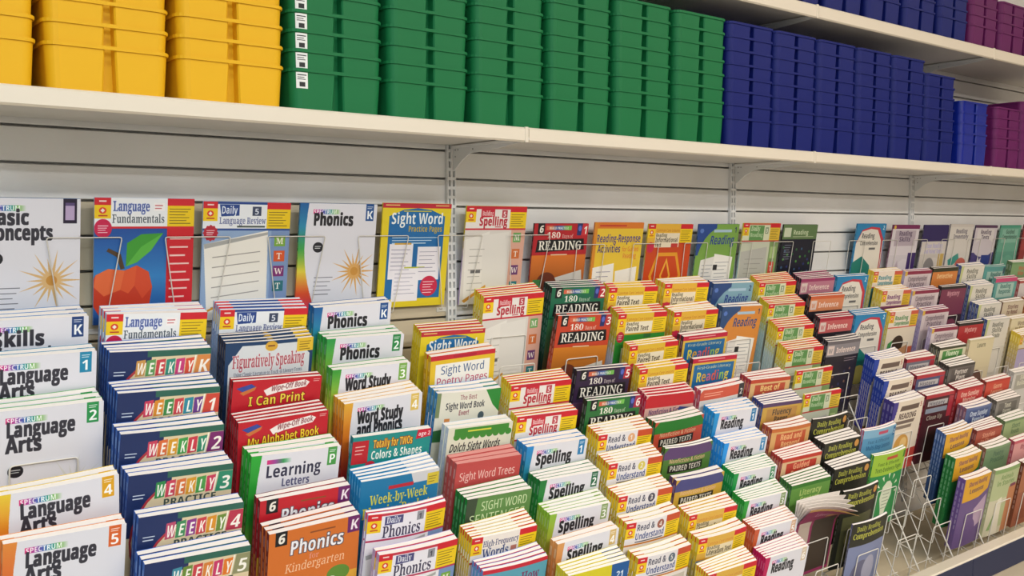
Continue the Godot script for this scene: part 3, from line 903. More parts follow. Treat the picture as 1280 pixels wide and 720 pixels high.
		"whi_1", "whi_2", "whi_3", "whi_4":
			plain("d9d3c6", "c9c6bc", "", ["Reading", "Skills", "Grade"], "77766c", "cfcabd", ["4a5a94", "3f4a8c"], 3.0)
			P([0, 0, 12, 0, 6, 50, 0, 60], "c0c48a")
		"greyw": plain("cfcbc4", "b8b4ae", "a8a498", ["Skill", "Builders"], "d8d4c0", "c8c4bc", ["a8a4a0", "c8c4be"], 4.0)
		"teal_1", "teal_2":
			plain("62a09a", "5a9894" if k == "teal_1" else "c84a74", "a8c4b8", ["Reading", "Response"], "4a7a74", "5a988e", ["4a8a84", "5a9a94"], 9.0)
			if k == "teal_1": R(86, 4, 12, 14, "2f4f5a")
		"brow": plain("cdbfa6", "c2b298", "", ["Stories", "to Read"], "7a5a50", "c0ae92", ["6a4a3a", "b8a88a"], 3.0)
		"crea": plain("d8cca8", "cdbf98", "", ["Words", "to Know"], "8a7a62", "cfc29c", ["c8b080", "d8ccaa"], 3.0)
		"yele":
			header(["dcc03a", "a89ac4"], "d8ccb4", "a88a3a", "b0a4c4", "dcb838", "d8b43a", "c8a040")
			T("Reading", 18, 17, 8, "7a6a5a", {"w": 46})
		"gree": plain("7fa070", "6f9464", "", ["Word", "Wise"], "b86a4a", "86a474", ["5f7a54", "7a9a6a"], 5.0)
		"whre": plain("d0c8c4", "b05a54", "", ["Story", "Time"], "a06a64", "c8beb8", ["a84a4a", "c8beb8"], 6.0)
		"oraf": plain("d59a3a", "c0522e", "", ["Plot"], "8a3a2a", "cc9238", ["a85a2a", "c88a34"], 5.0)
		_: push_error("no cover for " + k)

var tiles := {}
var atlas_mats := []

func print_covers(keys: Array) -> void:
	var sheets := []
	for i in (keys.size() + 47) / 48:
		var a := Image.create_empty(2048, 2048, false, Image.FORMAT_RGB8)
		a.fill(Color("b0b0b0"))
		sheets.append(a)
	for i in keys.size():
		im = Image.create_empty(2 * TW, 2 * TH, false, Image.FORMAT_RGB8)
		draw_cover(keys[i])
		var n := 48
		for s in n:   # the spine strip
			im.fill_rect(Rect2i(0, s * 2 * TH / n, OX, 2 * TH / n + 1), ramp(spine_cols, float(s) / n))
		im.fill_rect(Rect2i(8, 40, 12, 60), Color(spine_cols[0]).lerp(Color.WHITE, 0.35))
		for s in 7:
			im.fill_rect(Rect2i(9, 130 + s * 52, 9, 36), ramp(spine_cols, 0.3 + s * 0.1).lerp(Color.WHITE, 0.3))
		im.resize(TW, TH, Image.INTERPOLATE_LANCZOS)
		var at := Vector2i((i % 8) * TW, ((i % 48) / 8) * TH)
		sheets[i / 48].blit_rect(im, Rect2i(0, 0, TW, TH), at)
		tiles[keys[i]] = [i / 48, at]
	for a in sheets:
		var m := StandardMaterial3D.new()
		m.resource_name = "printed_cover"
		m.albedo_texture = ImageTexture.create_from_image(a)
		m.roughness = 0.42
		m.metallic_specular = 0.45
		m.texture_repeat = false
		atlas_mats.append(m)
const KINDS := {
	"la_k": ["skills_workbook", "white workbook with navy K box"],
	"la_1": ["language_workbook", "white Language Arts workbook, blue 1 box"],
	"la_2": ["language_workbook", "white Language Arts workbook, green 2 box"],
	"la_4": ["language_workbook", "Language Arts workbook, yellow 4 box"],
	"la_5": ["language_workbook", "Language Arts workbook, orange 5 box"],
	"langfund": ["language_workbook", "Language Fundamentals workbook with apple"],
	"dlr": ["language_workbook", "Daily Language Review workbook, blue title block"],
	"figur": ["literature_workbook", "navy Figuratively Speaking book"],
	"icanprint": ["wipe_off_book", "red wipe-off I Can Print book"],
	"alphabet": ["wipe_off_book", "red wipe-off My Alphabet Book"],
	"letters": ["letters_workbook", "white Learning Letters workbook, green spine"],
	"phk_red": ["phonics_workbook", "red Phonics book, purple K"],
	"phk_orange": ["phonics_workbook", "orange Kindergarten Phonics book"],
	"ph_k": ["phonics_workbook", "white Phonics workbook, blue K box"],
	"ph_2": ["phonics_workbook", "white Phonics workbook, green 2 box"],
	"ws_3": ["phonics_workbook", "Word Study and Phonics workbook, green 3"],
	"ws_4": ["phonics_workbook", "Word Study and Phonics workbook, yellow 4"],
	"colors": ["shapes_workbook", "teal Colors & Shapes book"],
	"weekbyweek": ["phonics_workbook", "blue Week-by-Week Phonics Packets book"],
	"dph_1": ["phonics_workbook", "Daily Phonics workbook, purple title block"],
	"dph_2": ["phonics_workbook", "Daily Phonics workbook, purple title block"],
	"sightword": ["sight_word_workbook", "blue-and-yellow Sight Word book"],
	"poetry": ["sight_word_workbook", "yellow-framed Sight Word Poetry Pages book"],
	"bestsight": ["sight_word_workbook", "Best Sight Word Book, blue spine"],
	"dolch": ["sight_word_workbook", "Dolch Sight Words book, green banner"],
	"trees": ["sight_word_workbook", "dull red Sight Word Trees book"],
	"sentences": ["sight_word_workbook", "green Sight Word Sentences book"],
	"hfw": ["sight_word_workbook", "High-Frequency Words workbook"],
	"how": ["activity_workbook", "teal book with red top band"],
	"spell_a": ["spelling_workbook", "red-headed Building Spelling workbook"],
	"spell_b": ["spelling_workbook", "red-headed Building Spelling workbook"],
	"spell_c": ["spelling_workbook", "red-headed Building Spelling workbook"],
	"sp_1": ["spelling_workbook", "white Spelling workbook, blue 1 box"],
	"sp_2": ["spelling_workbook", "white Spelling workbook, dark green 2"],
	"sp_3": ["spelling_workbook", "white Spelling workbook, olive 3 box"],
	"sp_4": ["spelling_workbook", "white Spelling workbook, tan 4 box"],
	"yellowblue": ["writing_workbook", "yellow book with blue corner"],
	"d180_2": ["daily_reading_book", "green READING book, red 2"],
	"d180_3": ["daily_reading_book", "orange READING book, red 3"],
	"d180_5": ["daily_reading_book", "dark purple READING book, red 5"],
	"d180_6": ["daily_reading_book", "green READING book, crimson 6"],
	"pt_1": ["paired_text_workbook", "yellow-headed Paired Text workbook"],
	"pt_2": ["paired_text_workbook", "Paired Text workbook, green lower cover"],
	"pt_3": ["paired_text_workbook", "yellow-headed Paired Text workbook"],
	"pt_4": ["paired_text_workbook", "yellow-headed Paired Text workbook"],
	"nonfic": ["paired_text_workbook", "red-banded nonfiction book"],
	"ptx_g": ["paired_text_workbook", "PAIRED TEXTS book, green band"],
	"ptx_p": ["paired_text_workbook", "PAIRED TEXTS book, purple band"],
	"ptx_y": ["paired_text_workbook", "PAIRED TEXTS book, slate-blue band"],
	"lit_1": ["literature_workbook", "yellow-headed Literature Text workbook"],
	"lit_2": ["literature_workbook", "yellow-headed Literature Text workbook"],
	"lit_3": ["literature_workbook", "yellow-headed Literature Text workbook"],
	"info_1": ["informational_workbook", "yellow-headed Informational Text workbook"],
	"info_2": ["informational_workbook", "yellow-headed Informational Text workbook"],
	"gridr_1": ["reading_workbook", "blue Reading book in yellow frame"],
	"gridr_2": ["reading_workbook", "blue Reading book in yellow frame"],
	"rcoral": ["reading_workbook", "pale book with coral band"],
	"rd_1": ["reading_workbook", "white Reading workbook, blue-green spine"],
	"rd_1b": ["reading_workbook", "white Reading workbook, bright blue spine"],
	"rd_2": ["reading_workbook", "white Reading workbook, green spine"],
	"rd_3": ["reading_workbook", "white Reading workbook, yellow-green spine"],
	"rd_5": ["reading_workbook", "white Reading workbook, orange spine"],
	"rd_6": ["reading_workbook", "white Reading workbook, magenta spine"],
	"read_blue": ["reading_workbook", "pale blue Reading book, navy corner"],
	"read_orange": ["reading_workbook", "orange Reading book, navy corner"],
	"warm_a": ["poetry_book", "tan book with red title panel"],
	"warm_b": ["fluency_book", "ochre book with purple band"],
	"warm_c": ["response_book", "tan book with orange band"],
	"warm_d": ["guided_reading_book", "tan book with bright red band"],
	"warm_e": ["literacy_book", "leaf green book"],
	"multi": ["lesson_book", "pale blue Multi-Step book"],
	"lime": ["lesson_book", "lime and green Text-Evidence book"],
	"dark_a": ["inference_book", "dark book with pink band"],
	"dark_b": ["inference_book", "dark book with orange band"],
	"dark_c": ["inference_book", "dark book with red band"],
	"dark_d": ["inference_book", "dark book with grey band"],
	"rcomp_1": ["comprehension_workbook", "blue-framed Reading Comprehension book"],
	"rcomp_2": ["comprehension_workbook", "blue-framed Reading Comprehension book"],
	"yel_1": ["comprehension_workbook", "yellow-cornered book, teal title"],
	"yel_2": ["comprehension_workbook", "yellow-cornered book, purple title"],
	"yel_3": ["comprehension_workbook", "yellow-cornered book, green title"],
	"red_1": ["history_book", "grey book with red top band"],
	"red_2": ["history_book", "slate blue book with red band"],
	"red_3": ["history_book", "maroon book with red band"],
	"ybl": ["lesson_book", "navy book with ochre title patch"],
	"ygr": ["lesson_book", "dark green book with ochre patch"],
	"ypu": ["lesson_book", "purple book with ochre patch"],
	"grn_a": ["fluency_book", "cream book with green panel"],
	"drk_a": ["plays_book", "dark grey Partner Plays book"],
	"sunday": ["story_book", "red story book"],
	"bluea": ["story_book", "slate blue story book"],
	"orga": ["story_book", "brick red story book"],
	"gra": ["poetry_book", "grey green poetry book"],
	"paleg": ["story_book", "pale green animal book"],
	"oran": ["story_book", "orange book with dark band"],
	"maro": ["story_book", "maroon book with dark band"],
	"redc": ["story_book", "red book with dark band"],
	"learn": ["story_book", "cream book with brown animal"],
	"redd": ["lesson_book", "orange-red lesson book"],
	"greyb": ["lesson_book", "grey text book"],
	"grnb": ["story_book", "sage green book"],
	"pinkb": ["story_book", "pink book"],
	"brownb": ["story_book", "brown book"],
	"greyw": ["skills_workbook", "pale grey book"],
	"teal_1": ["reading_workbook", "teal book with dark corner"],
	"teal_2": ["reading_workbook", "teal book with pink band"],
	"brow": ["story_book", "tan book with brown lettering"],
	"crea": ["story_book", "cream word book"],
	"yele": ["reading_workbook", "yellow-cornered lavender book"],
	"gree": ["story_book", "sage book with rust lettering"],
	"whre": ["story_book", "white book with red band"],
	"oraf": ["story_book", "amber book with rust band"],
	"ru_1": ["comprehension_workbook", "Read & Understand workbook, peach 1 badge"],
	"ru_2": ["comprehension_workbook", "Read & Understand workbook, yellow 2 badge"],
	"ru_3": ["comprehension_workbook", "Read & Understand workbook, dark grey 3 badge"],
	"ru_4": ["comprehension_workbook", "Read & Understand workbook, brown 4 badge"],
	"ru_5": ["comprehension_workbook", "Read & Understand workbook, slate 5 badge"],
	"weekly_k": ["weekly_workbook", "navy-cornered WEEKLY workbook, orange K"],
	"weekly_1": ["weekly_workbook", "navy-cornered WEEKLY workbook, red 1"],
	"weekly_2": ["weekly_workbook", "navy-cornered WEEKLY workbook, purple 2"],
	"weekly_3": ["weekly_workbook", "navy-cornered WEEKLY workbook, green 3"],
	"weekly_4": ["weekly_workbook", "navy-cornered WEEKLY workbook, crimson 4"],
	"weekly_5": ["weekly_workbook", "navy-cornered WEEKLY workbook, khaki 5"],
	"drc_1": ["comprehension_workbook", "green-headed Daily Reading workbook"],
	"drc_2": ["comprehension_workbook", "green-headed Daily Reading workbook"],
	"drc_3": ["comprehension_workbook", "green-headed Daily Reading workbook"],
	"drc_4": ["comprehension_workbook", "green-headed Daily Reading workbook"],
	"drc_5": ["comprehension_workbook", "green-headed Daily Reading workbook"],
	"drc_6": ["comprehension_workbook", "green-headed Daily Reading workbook"],
	"blk_1": ["comprehension_workbook", "black book with yellow-green lettering"],
	"mar_1": ["comprehension_workbook", "pale book with maroon band"],
	"whi_1": ["skills_workbook", "off-white book with blue spine"],
	"blk_2": ["comprehension_workbook", "black book with yellow-green lettering"],
	"mar_2": ["comprehension_workbook", "pale book with maroon band"],
	"whi_2": ["skills_workbook", "off-white book with blue spine"],
	"blk_3": ["comprehension_workbook", "black book with yellow-green lettering"],
	"mar_3": ["comprehension_workbook", "pale book with maroon band"],
	"whi_3": ["skills_workbook", "off-white book with blue spine"],
	"blk_4": ["comprehension_workbook", "black book with yellow-green lettering"],
	"mar_4": ["comprehension_workbook", "pale book with maroon band"],
	"whi_4": ["skills_workbook", "off-white book with blue spine"],
	"blk_5": ["comprehension_workbook", "black-and-lilac book with yellow-green lettering"],
	"cream_1": ["comprehension_workbook", "cream READING book, blue spine"],
	"cream_2": ["comprehension_workbook", "cream READING book, blue spine"],
	"cream_3": ["comprehension_workbook", "cream READING book, blue spine"],
	"flop": ["literature_book", "plum literature book with curling pages"],
	"basic": ["skills_workbook", "white workbook with purple box and starburst"],
	"apple": ["language_workbook", "Language Fundamentals workbook with big red apple"],
	"weekdays": ["language_workbook", "Daily Language Review workbook with weekday blocks"],
	"phonics_k": ["phonics_workbook", "white Phonics workbook with gold starburst"],
	"sight_wall": ["sight_word_workbook", "blue Sight Word book in yellow frame"],
	"red_spell": ["spelling_workbook", "red-headed Spelling workbook with weekday blocks"],
	"days_1": ["daily_reading_book", "red and orange READING book"],
	"response": ["response_book", "yellow Reading-Response Activities book"],
	"hexagon": ["informational_workbook", "orange workbook with gold hexagon"],
	"arc_green": ["reading_workbook", "green Reading book with navy corner"],
	"green_head": ["comprehension_workbook", "green-headed workbook with grey papers"],
	"forest": ["inference_book", "black book with green speckles"],
	"frame_blue": ["comprehension_workbook", "blue-framed Reading Comprehension book"],
	"purple_white": ["comprehension_workbook", "white book with purple block"],
	"purple_head": ["paired_text_workbook", "white book with purple title block"],
	"eraser": ["reading_workbook", "white book with teal eraser picture"],
	"violet": ["reading_workbook", "violet and blue book"],
	"tealwall": ["comprehension_workbook", "sea green book"],
	"redwall": ["reading_workbook", "dark red book"],
}
# [column, tier, cover, copies, x and y of the top spine corner of the front copy, how much it bows, how far it tips]
const PILES := [
	[-1, 0, "la_k", 3, -1.192, 1.371, 0, 0.000],
	[-1, 1, "la_1", 2, -1.189, 1.303, 0, 0.000],
	[-1, 2, "la_2", 3, -1.187, 1.206, 1, 0.000],
	[-1, 4, "la_4", 2, -1.185, 1.067, 1, 0.032],
	[-1, 5, "la_5", 2, -1.185, 0.990, 0, -0.014],
	[0, 0, "langfund", 3, -0.944, 1.372, 0, -0.032],
	[0, 1, "weekly_k", 4, -0.951, 1.297, 1, -0.032],
	[0, 2, "weekly_1", 4, -0.949, 1.218, 0, -0.032],
	[0, 3, "weekly_2", 3, -0.956, 1.142, 1, -0.032],
	[0, 4, "weekly_3", 3, -0.955, 1.067, 0, -0.032],
	[0, 5, "weekly_4", 2, -0.950, 0.993, 0, -0.032],
	[0, 6, "weekly_5", 3, -0.953, 0.913, 0, -0.032],
	[1, 0, "dlr", 4, -0.702, 1.368, 0, -0.030],
	[1, 1, "figur", 4, -0.706, 1.296, 2, 0.000],
	[1, 2, "icanprint", 2, -0.708, 1.218, 0, -0.032],
	[1, 3, "alphabet", 4, -0.714, 1.134, 0, 0.018],
	[1, 4, "letters", 3, -0.702, 1.067, 1, -0.032],
	[1, 5, "phk_red", 2, -0.702, 0.980, 0, 0.000],
	[1, 6, "phk_orange", 3, -0.702, 0.920, 0, 0.016],
	[2, 0, "ph_k", 2, -0.473, 1.361, 0, 0.016],
	[2, 1, "ph_2", 3, -0.461, 1.289, 0, -0.008],
	[2, 2, "ws_3", 2, -0.469, 1.221, 0, 0.002],
	[2, 3, "ws_4", 4, -0.461, 1.146, 0, 0.028],
	[2, 4, "colors", 1, -0.461, 1.075, 0, -0.024],
	[2, 5, "weekbyweek", 5, -0.461, 0.980, 1, -0.002],
	[2, 6, "dph_1", 2, -0.464, 0.912, 3, -0.032],
	[2, 7, "dph_2", 2, -0.461, 0.833, 2, -0.032],
	[3, 1, "sightword", 4, -0.197, 1.287, 0, -0.010],
	[3, 2, "poetry", 2, -0.197, 1.229, 0, 0.032],
	[3, 3, "bestsight", 3, -0.200, 1.141, 2, -0.032],
	[3, 4, "dolch", 2, -0.197, 1.061, 0, -0.032],
	[3, 5, "trees", 3, -0.200, 0.981, 0, -0.032],
	[3, 6, "sentences", 4, -0.197, 0.902, 0, -0.032],
	[3, 7, "hfw", 6, -0.209, 0.818, 1, -0.032],
	[3, 8, "how", 4, -0.206, 0.750, 2, -0.032],
	[4, 0, "spell_a", 5, 0.030, 1.363, 0, 0.028],
	[4, 3, "spell_b", 5, 0.030, 1.138, 0, -0.014],
	[4, 4, "spell_c", 3, 0.018, 1.063, 0, -0.026],
	[4, 5, "sp_1", 3, 0.018, 0.992, 0, -0.032],
	[4, 6, "sp_2", 4, 0.030, 0.910, 0, -0.032],
	[4, 7, "sp_3", 5, 0.029, 0.832, 0, -0.032],
	[4, 8, "sp_4", 2, 0.018, 0.770, 0, 0.002],
	[4, 9, "yellowblue", 5, 0.018, 0.702, 0, -0.032],
	[5, 0, "d180_2", 4, 0.270, 1.380, 0, -0.014],
	[5, 1, "d180_3", 2, 0.259, 1.303, 0, -0.032],
	[5, 3, "d180_5", 2, 0.259, 1.157, 0, -0.032],
	[5, 4, "d180_6", 2, 0.262, 1.078, 0, -0.032],
	[5, 5, "ru_1", 5, 0.271, 0.987, 0, -0.032],
	[5, 6, "ru_2", 5, 0.271, 0.915, 0, -0.032],
	[5, 7, "ru_3", 5, 0.271, 0.834, 0, -0.032],
	[5, 8, "ru_4", 3, 0.264, 0.771, 2, -0.024],
	[5, 9, "ru_5", 3, 0.268, 0.688, 2, -0.032],
	[6, 0, "pt_1", 3, 0.499, 1.371, 0, -0.014],
	[6, 1, "pt_2", 4, 0.500, 1.294, 0, -0.012],
	[6, 2, "pt_3", 3, 0.511, 1.201, 0, 0.010],
	[6, 3, "pt_4", 3, 0.511, 1.136, 0, 0.002],
	[6, 4, "nonfic", 4, 0.501, 1.063, 1, -0.032],
	[6, 5, "ptx_g", 3, 0.499, 0.991, 2, 0.004],
	[6, 6, "ptx_p", 2, 0.499, 0.923, 3, -0.032],
	[6, 7, "ptx_y", 2, 0.502, 0.839, 2, -0.032],
	[6, 8, "lit_1", 5, 0.511, 0.747, 0, -0.032],
	[6, 9, "lit_2", 3, 0.508, 0.690, 2, -0.022],
	[6, 10, "lit_3", 6, 0.500, 0.603, 0, -0.016],
	[7, 0, "info_1", 3, 0.743, 1.374, 0, -0.012],
	[7, 1, "info_2", 4, 0.746, 1.286, 0, 0.000],
	[7, 2, "gridr_1", 2, 0.745, 1.213, 0, 0.006],
	[7, 3, "gridr_2", 1, 0.743, 1.147, 0, -0.010],
	[7, 4, "rcoral", 2, 0.743, 1.053, 2, 0.020],
	[7, 5, "rd_1", 4, 0.755, 0.989, 0, -0.032],
	[7, 6, "rd_1b", 4, 0.755, 0.903, 0, -0.032],
	[7, 7, "rd_2", 6, 0.755, 0.818, 0, -0.032],
	[7, 8, "rd_3", 6, 0.755, 0.744, 0, -0.032],
	[7, 9, "rd_5", 6, 0.755, 0.668, 0, -0.032],
	[7, 10, "rd_6", 6, 0.755, 0.594, 0, -0.032],
	[8, 0, "read_blue", 2, 0.980, 1.366, 0, -0.014],
	[8, 1, "read_orange", 2, 0.980, 1.291, 0, -0.024],
	[8, 4, "warm_a", 4, 0.980, 1.063, 0, -0.032],
	[8, 5, "warm_b", 5, 0.992, 0.989, 0, -0.032],
	[8, 6, "warm_c", 3, 0.992, 0.914, 2, -0.026],
	[8, 7, "warm_d", 5, 0.992, 0.826, 0, -0.018],
	[8, 8, "warm_e", 5, 0.986, 0.751, 0, -0.012],
	[9, 0, "drc_1", 6, 1.226, 1.359, 0, 0.006],
	[9, 1, "drc_2", 5, 1.226, 1.288, 0, -0.006],
	[9, 2, "drc_3", 5, 1.226, 1.211, 0, -0.006],
	[9, 3, "drc_4", 5, 1.226, 1.138, 0, -0.006],
	[9, 4, "drc_5", 1, 1.226, 1.069, 1, -0.006],
	[9, 5, "drc_6", 1, 1.214, 0.996, 0, -0.006],
	[9, 6, "blk_1", 1, 1.214, 0.917, 3, -0.006],
	[9, 7, "blk_2", 4, 1.214, 0.844, 0, -0.006],
	[9, 8, "blk_3", 4, 1.214, 0.767, 0, -0.006],
	[9, 9, "blk_4", 1, 1.214, 0.700, 3, -0.006],
	[9, 10, "blk_5", 1, 1.214, 0.600, 3, -0.006],
	[10, 0, "dark_a", 5, 1.468, 1.365, 0, 0.006],
	[10, 1, "dark_b", 2, 1.468, 1.304, 0, -0.004],
	[10, 2, "dark_c", 3, 1.468, 1.228, 0, -0.006],
	[10, 3, "dark_d", 3, 1.468, 1.146, 2, -0.006],
	[10, 7, "multi", 2, 1.456, 0.852, 3, -0.006],
	[10, 8, "lime", 2, 1.456, 0.773, 3, -0.006],
	[11, 0, "rcomp_1", 2, 1.697, 1.366, 0, 0.000],
	[11, 2, "rcomp_2", 4, 1.697, 1.226, 0, -0.006],
	[11, 4, "cream_1", 5, 1.709, 1.065, 2, -0.006],
	[11, 5, "cream_2", 4, 1.709, 0.990, 2, -0.006],
	[11, 6, "cream_3", 3, 1.709, 0.916, 1, 0.006],
	[12, 0, "yel_1", 2, 1.946, 1.378, 0, -0.006],
	[12, 1, "yel_2", 3, 1.945, 1.303, 0, -0.006],
	[12, 2, "yel_3", 2, 1.941, 1.223, 1, -0.006],
	[12, 4, "red_1", 3, 1.934, 1.048, 0, -0.006],
	[12, 5, "red_2", 3, 1.933, 0.990, 0, -0.006],
	[12, 6, "red_3", 3, 1.933, 0.919, 0, -0.006],
	[12, 8, "ybl", 4, 1.933, 0.783, 2, -0.002],
	[12, 9, "ygr", 3, 1.933, 0.701, 2, -0.006],
	[12, 10, "ypu", 2, 1.933, 0.629, 2, -0.006],
	[13, 0, "mar_1", 2, 2.181, 1.372, 0, 0.006],
	[13, 1, "mar_2", 3, 2.172, 1.294, 0, 0.006],
	[13, 2, "mar_3", 3, 2.184, 1.215, 0, 0.006],
	[13, 3, "mar_4", 2, 2.184, 1.146, 0, -0.006],
	[13, 4, "grn_a", 3, 2.176, 1.074, 0, 0.002],
	[13, 5, "drk_a", 4, 2.172, 1.004, 0, 0.006],
	[13, 6, "sunday", 4, 2.172, 0.918, 0, 0.006],
	[13, 7, "bluea", 3, 2.172, 0.847, 2, -0.006],
	[13, 8, "orga", 5, 2.172, 0.767, 0, -0.006],
	[13, 9, "gra", 3, 2.172, 0.703, 2, -0.006],
	[13, 10, "paleg", 1, 2.172, 0.625, 2, -0.006],
	[14, 0, "oran", 2, 2.404, 1.379, 0, 0.006],
	[14, 1, "maro", 2, 2.404, 1.302, 0, 0.006],
	[14, 3, "redc", 2, 2.404, 1.154, 0, -0.002],
	[14, 4, "learn", 1, 2.416, 1.087, 0, 0.000],
	[14, 6, "redd", 2, 2.404, 0.925, 0, 0.006],
	[14, 7, "greyb", 4, 2.413, 0.850, 0, 0.000],
	[14, 8, "grnb", 3, 2.404, 0.775, 0, 0.006],
	[14, 9, "pinkb", 2, 2.404, 0.700, 0, 0.006],
	[14, 10, "brownb", 2, 2.404, 0.620, 0, 0.006],
	[15, 0, "whi_1", 2, 2.645, 1.383, 0, 0.006],
	[15, 1, "whi_2", 3, 2.653, 1.297, 0, 0.006],
	[15, 2, "whi_3", 3, 2.654, 1.216, 0, 0.006],
	[15, 3, "whi_4", 2, 2.647, 1.154, 0, -0.006],
	[15, 6, "greyw", 2, 2.642, 0.941, 0, -0.006],
	[16, 0, "teal_1", 2, 2.879, 1.375, 3, -0.006],
	[16, 1, "teal_2", 2, 2.880, 1.322, 0, 0.006],
	[16, 2, "brow", 2, 2.880, 1.217, 0, 0.006],
	[16, 3, "crea", 2, 2.879, 1.145, 0, 0.006],
	[16, 4, "yele", 4, 2.879, 1.075, 0, 0.006],
	[17, 0, "gree", 2, 3.128, 1.389, 0, -0.004],
	[17, 1, "whre", 2, 3.128, 1.303, 0, 0.004],
	[17, 2, "oraf", 2, 3.116, 1.221, 0, -0.006],
]
# books standing face-out in the pockets on the wall: [column, cover, x, y of the top]
const WALL_ROW := [
	[-1, "basic", -1.185, 1.610],
	[0, "apple", -0.945, 1.614],
	[1, "weekdays", -0.712, 1.610],
	[2, "phonics_k", -0.475, 1.610],
	[3, "sight_wall", -0.245, 1.614],
	[4, "red_spell", 0.018, 1.610],
	[5, "days_1", 0.258, 1.563],
	[6, "response", 0.498, 1.567],
	[7, "hexagon", 0.733, 1.563],
	[8, "arc_green", 0.975, 1.563],
	[9, "green_head", 1.212, 1.567],
	[10, "forest", 1.443, 1.563],
	[12, "frame_blue", 1.924, 1.567],
	[13, "purple_white", 2.190, 1.563],
	[14, "purple_head", 2.440, 1.563],
	[15, "eraser", 2.668, 1.567],
	[16, "violet", 2.900, 1.563],
	[17, "tealwall", 3.145, 1.563],
	[18, "redwall", 3.390, 1.567],
]

const ALIAS := {"drc_2": "drc_1", "drc_3": "drc_1", "drc_4": "drc_1", "drc_5": "drc_1", "drc_6": "drc_1", "green_head": "drc_1", "spell_b": "spell_a", "spell_c": "spell_a", "red_spell": "spell_a",
	"mar_2": "mar_1", "mar_3": "mar_1", "mar_4": "mar_1", "whi_2": "whi_1", "whi_3": "whi_1", "whi_4": "whi_1", "dph_2": "dph_1", "gridr_2": "gridr_1", "info_2": "info_1", "blk_2": "blk_1", "blk_3": "blk_1", "blk_4": "blk_1",
	"rcomp_2": "rcomp_1", "frame_blue": "rcomp_1", "cream_2": "cream_1", "langfund": "apple", "dlr": "weekdays", "ph_k": "phonics_k", "sightword": "sight_wall"}

const COLUMN_NAMES := {-1: "purple-box cover", 0: "big apple cover", 1: "weekday-block review cover", 2: "gold starburst cover", 3: "yellow-framed cover", 4: "pink weekday cover", 5: "red READING cover", 6: "Reading-Response cover", 7: "gold hexagon cover",
	8: "green Reading cover", 9: "grey papers cover", 10: "green-speckled cover", 11: "empty wall pocket", 12: "blue-framed cover", 13: "purple-block cover", 14: "purple-titled cover", 15: "eraser cover", 16: "violet-blue cover", 17: "sea green cover", 18: "dark red cover"}
const ORD := ["first", "second", "third", "fourth", "fifth", "sixth", "seventh", "eighth", "ninth", "tenth", "eleventh", "twelfth"]

# ---------- books ----------
var book_cache := {}

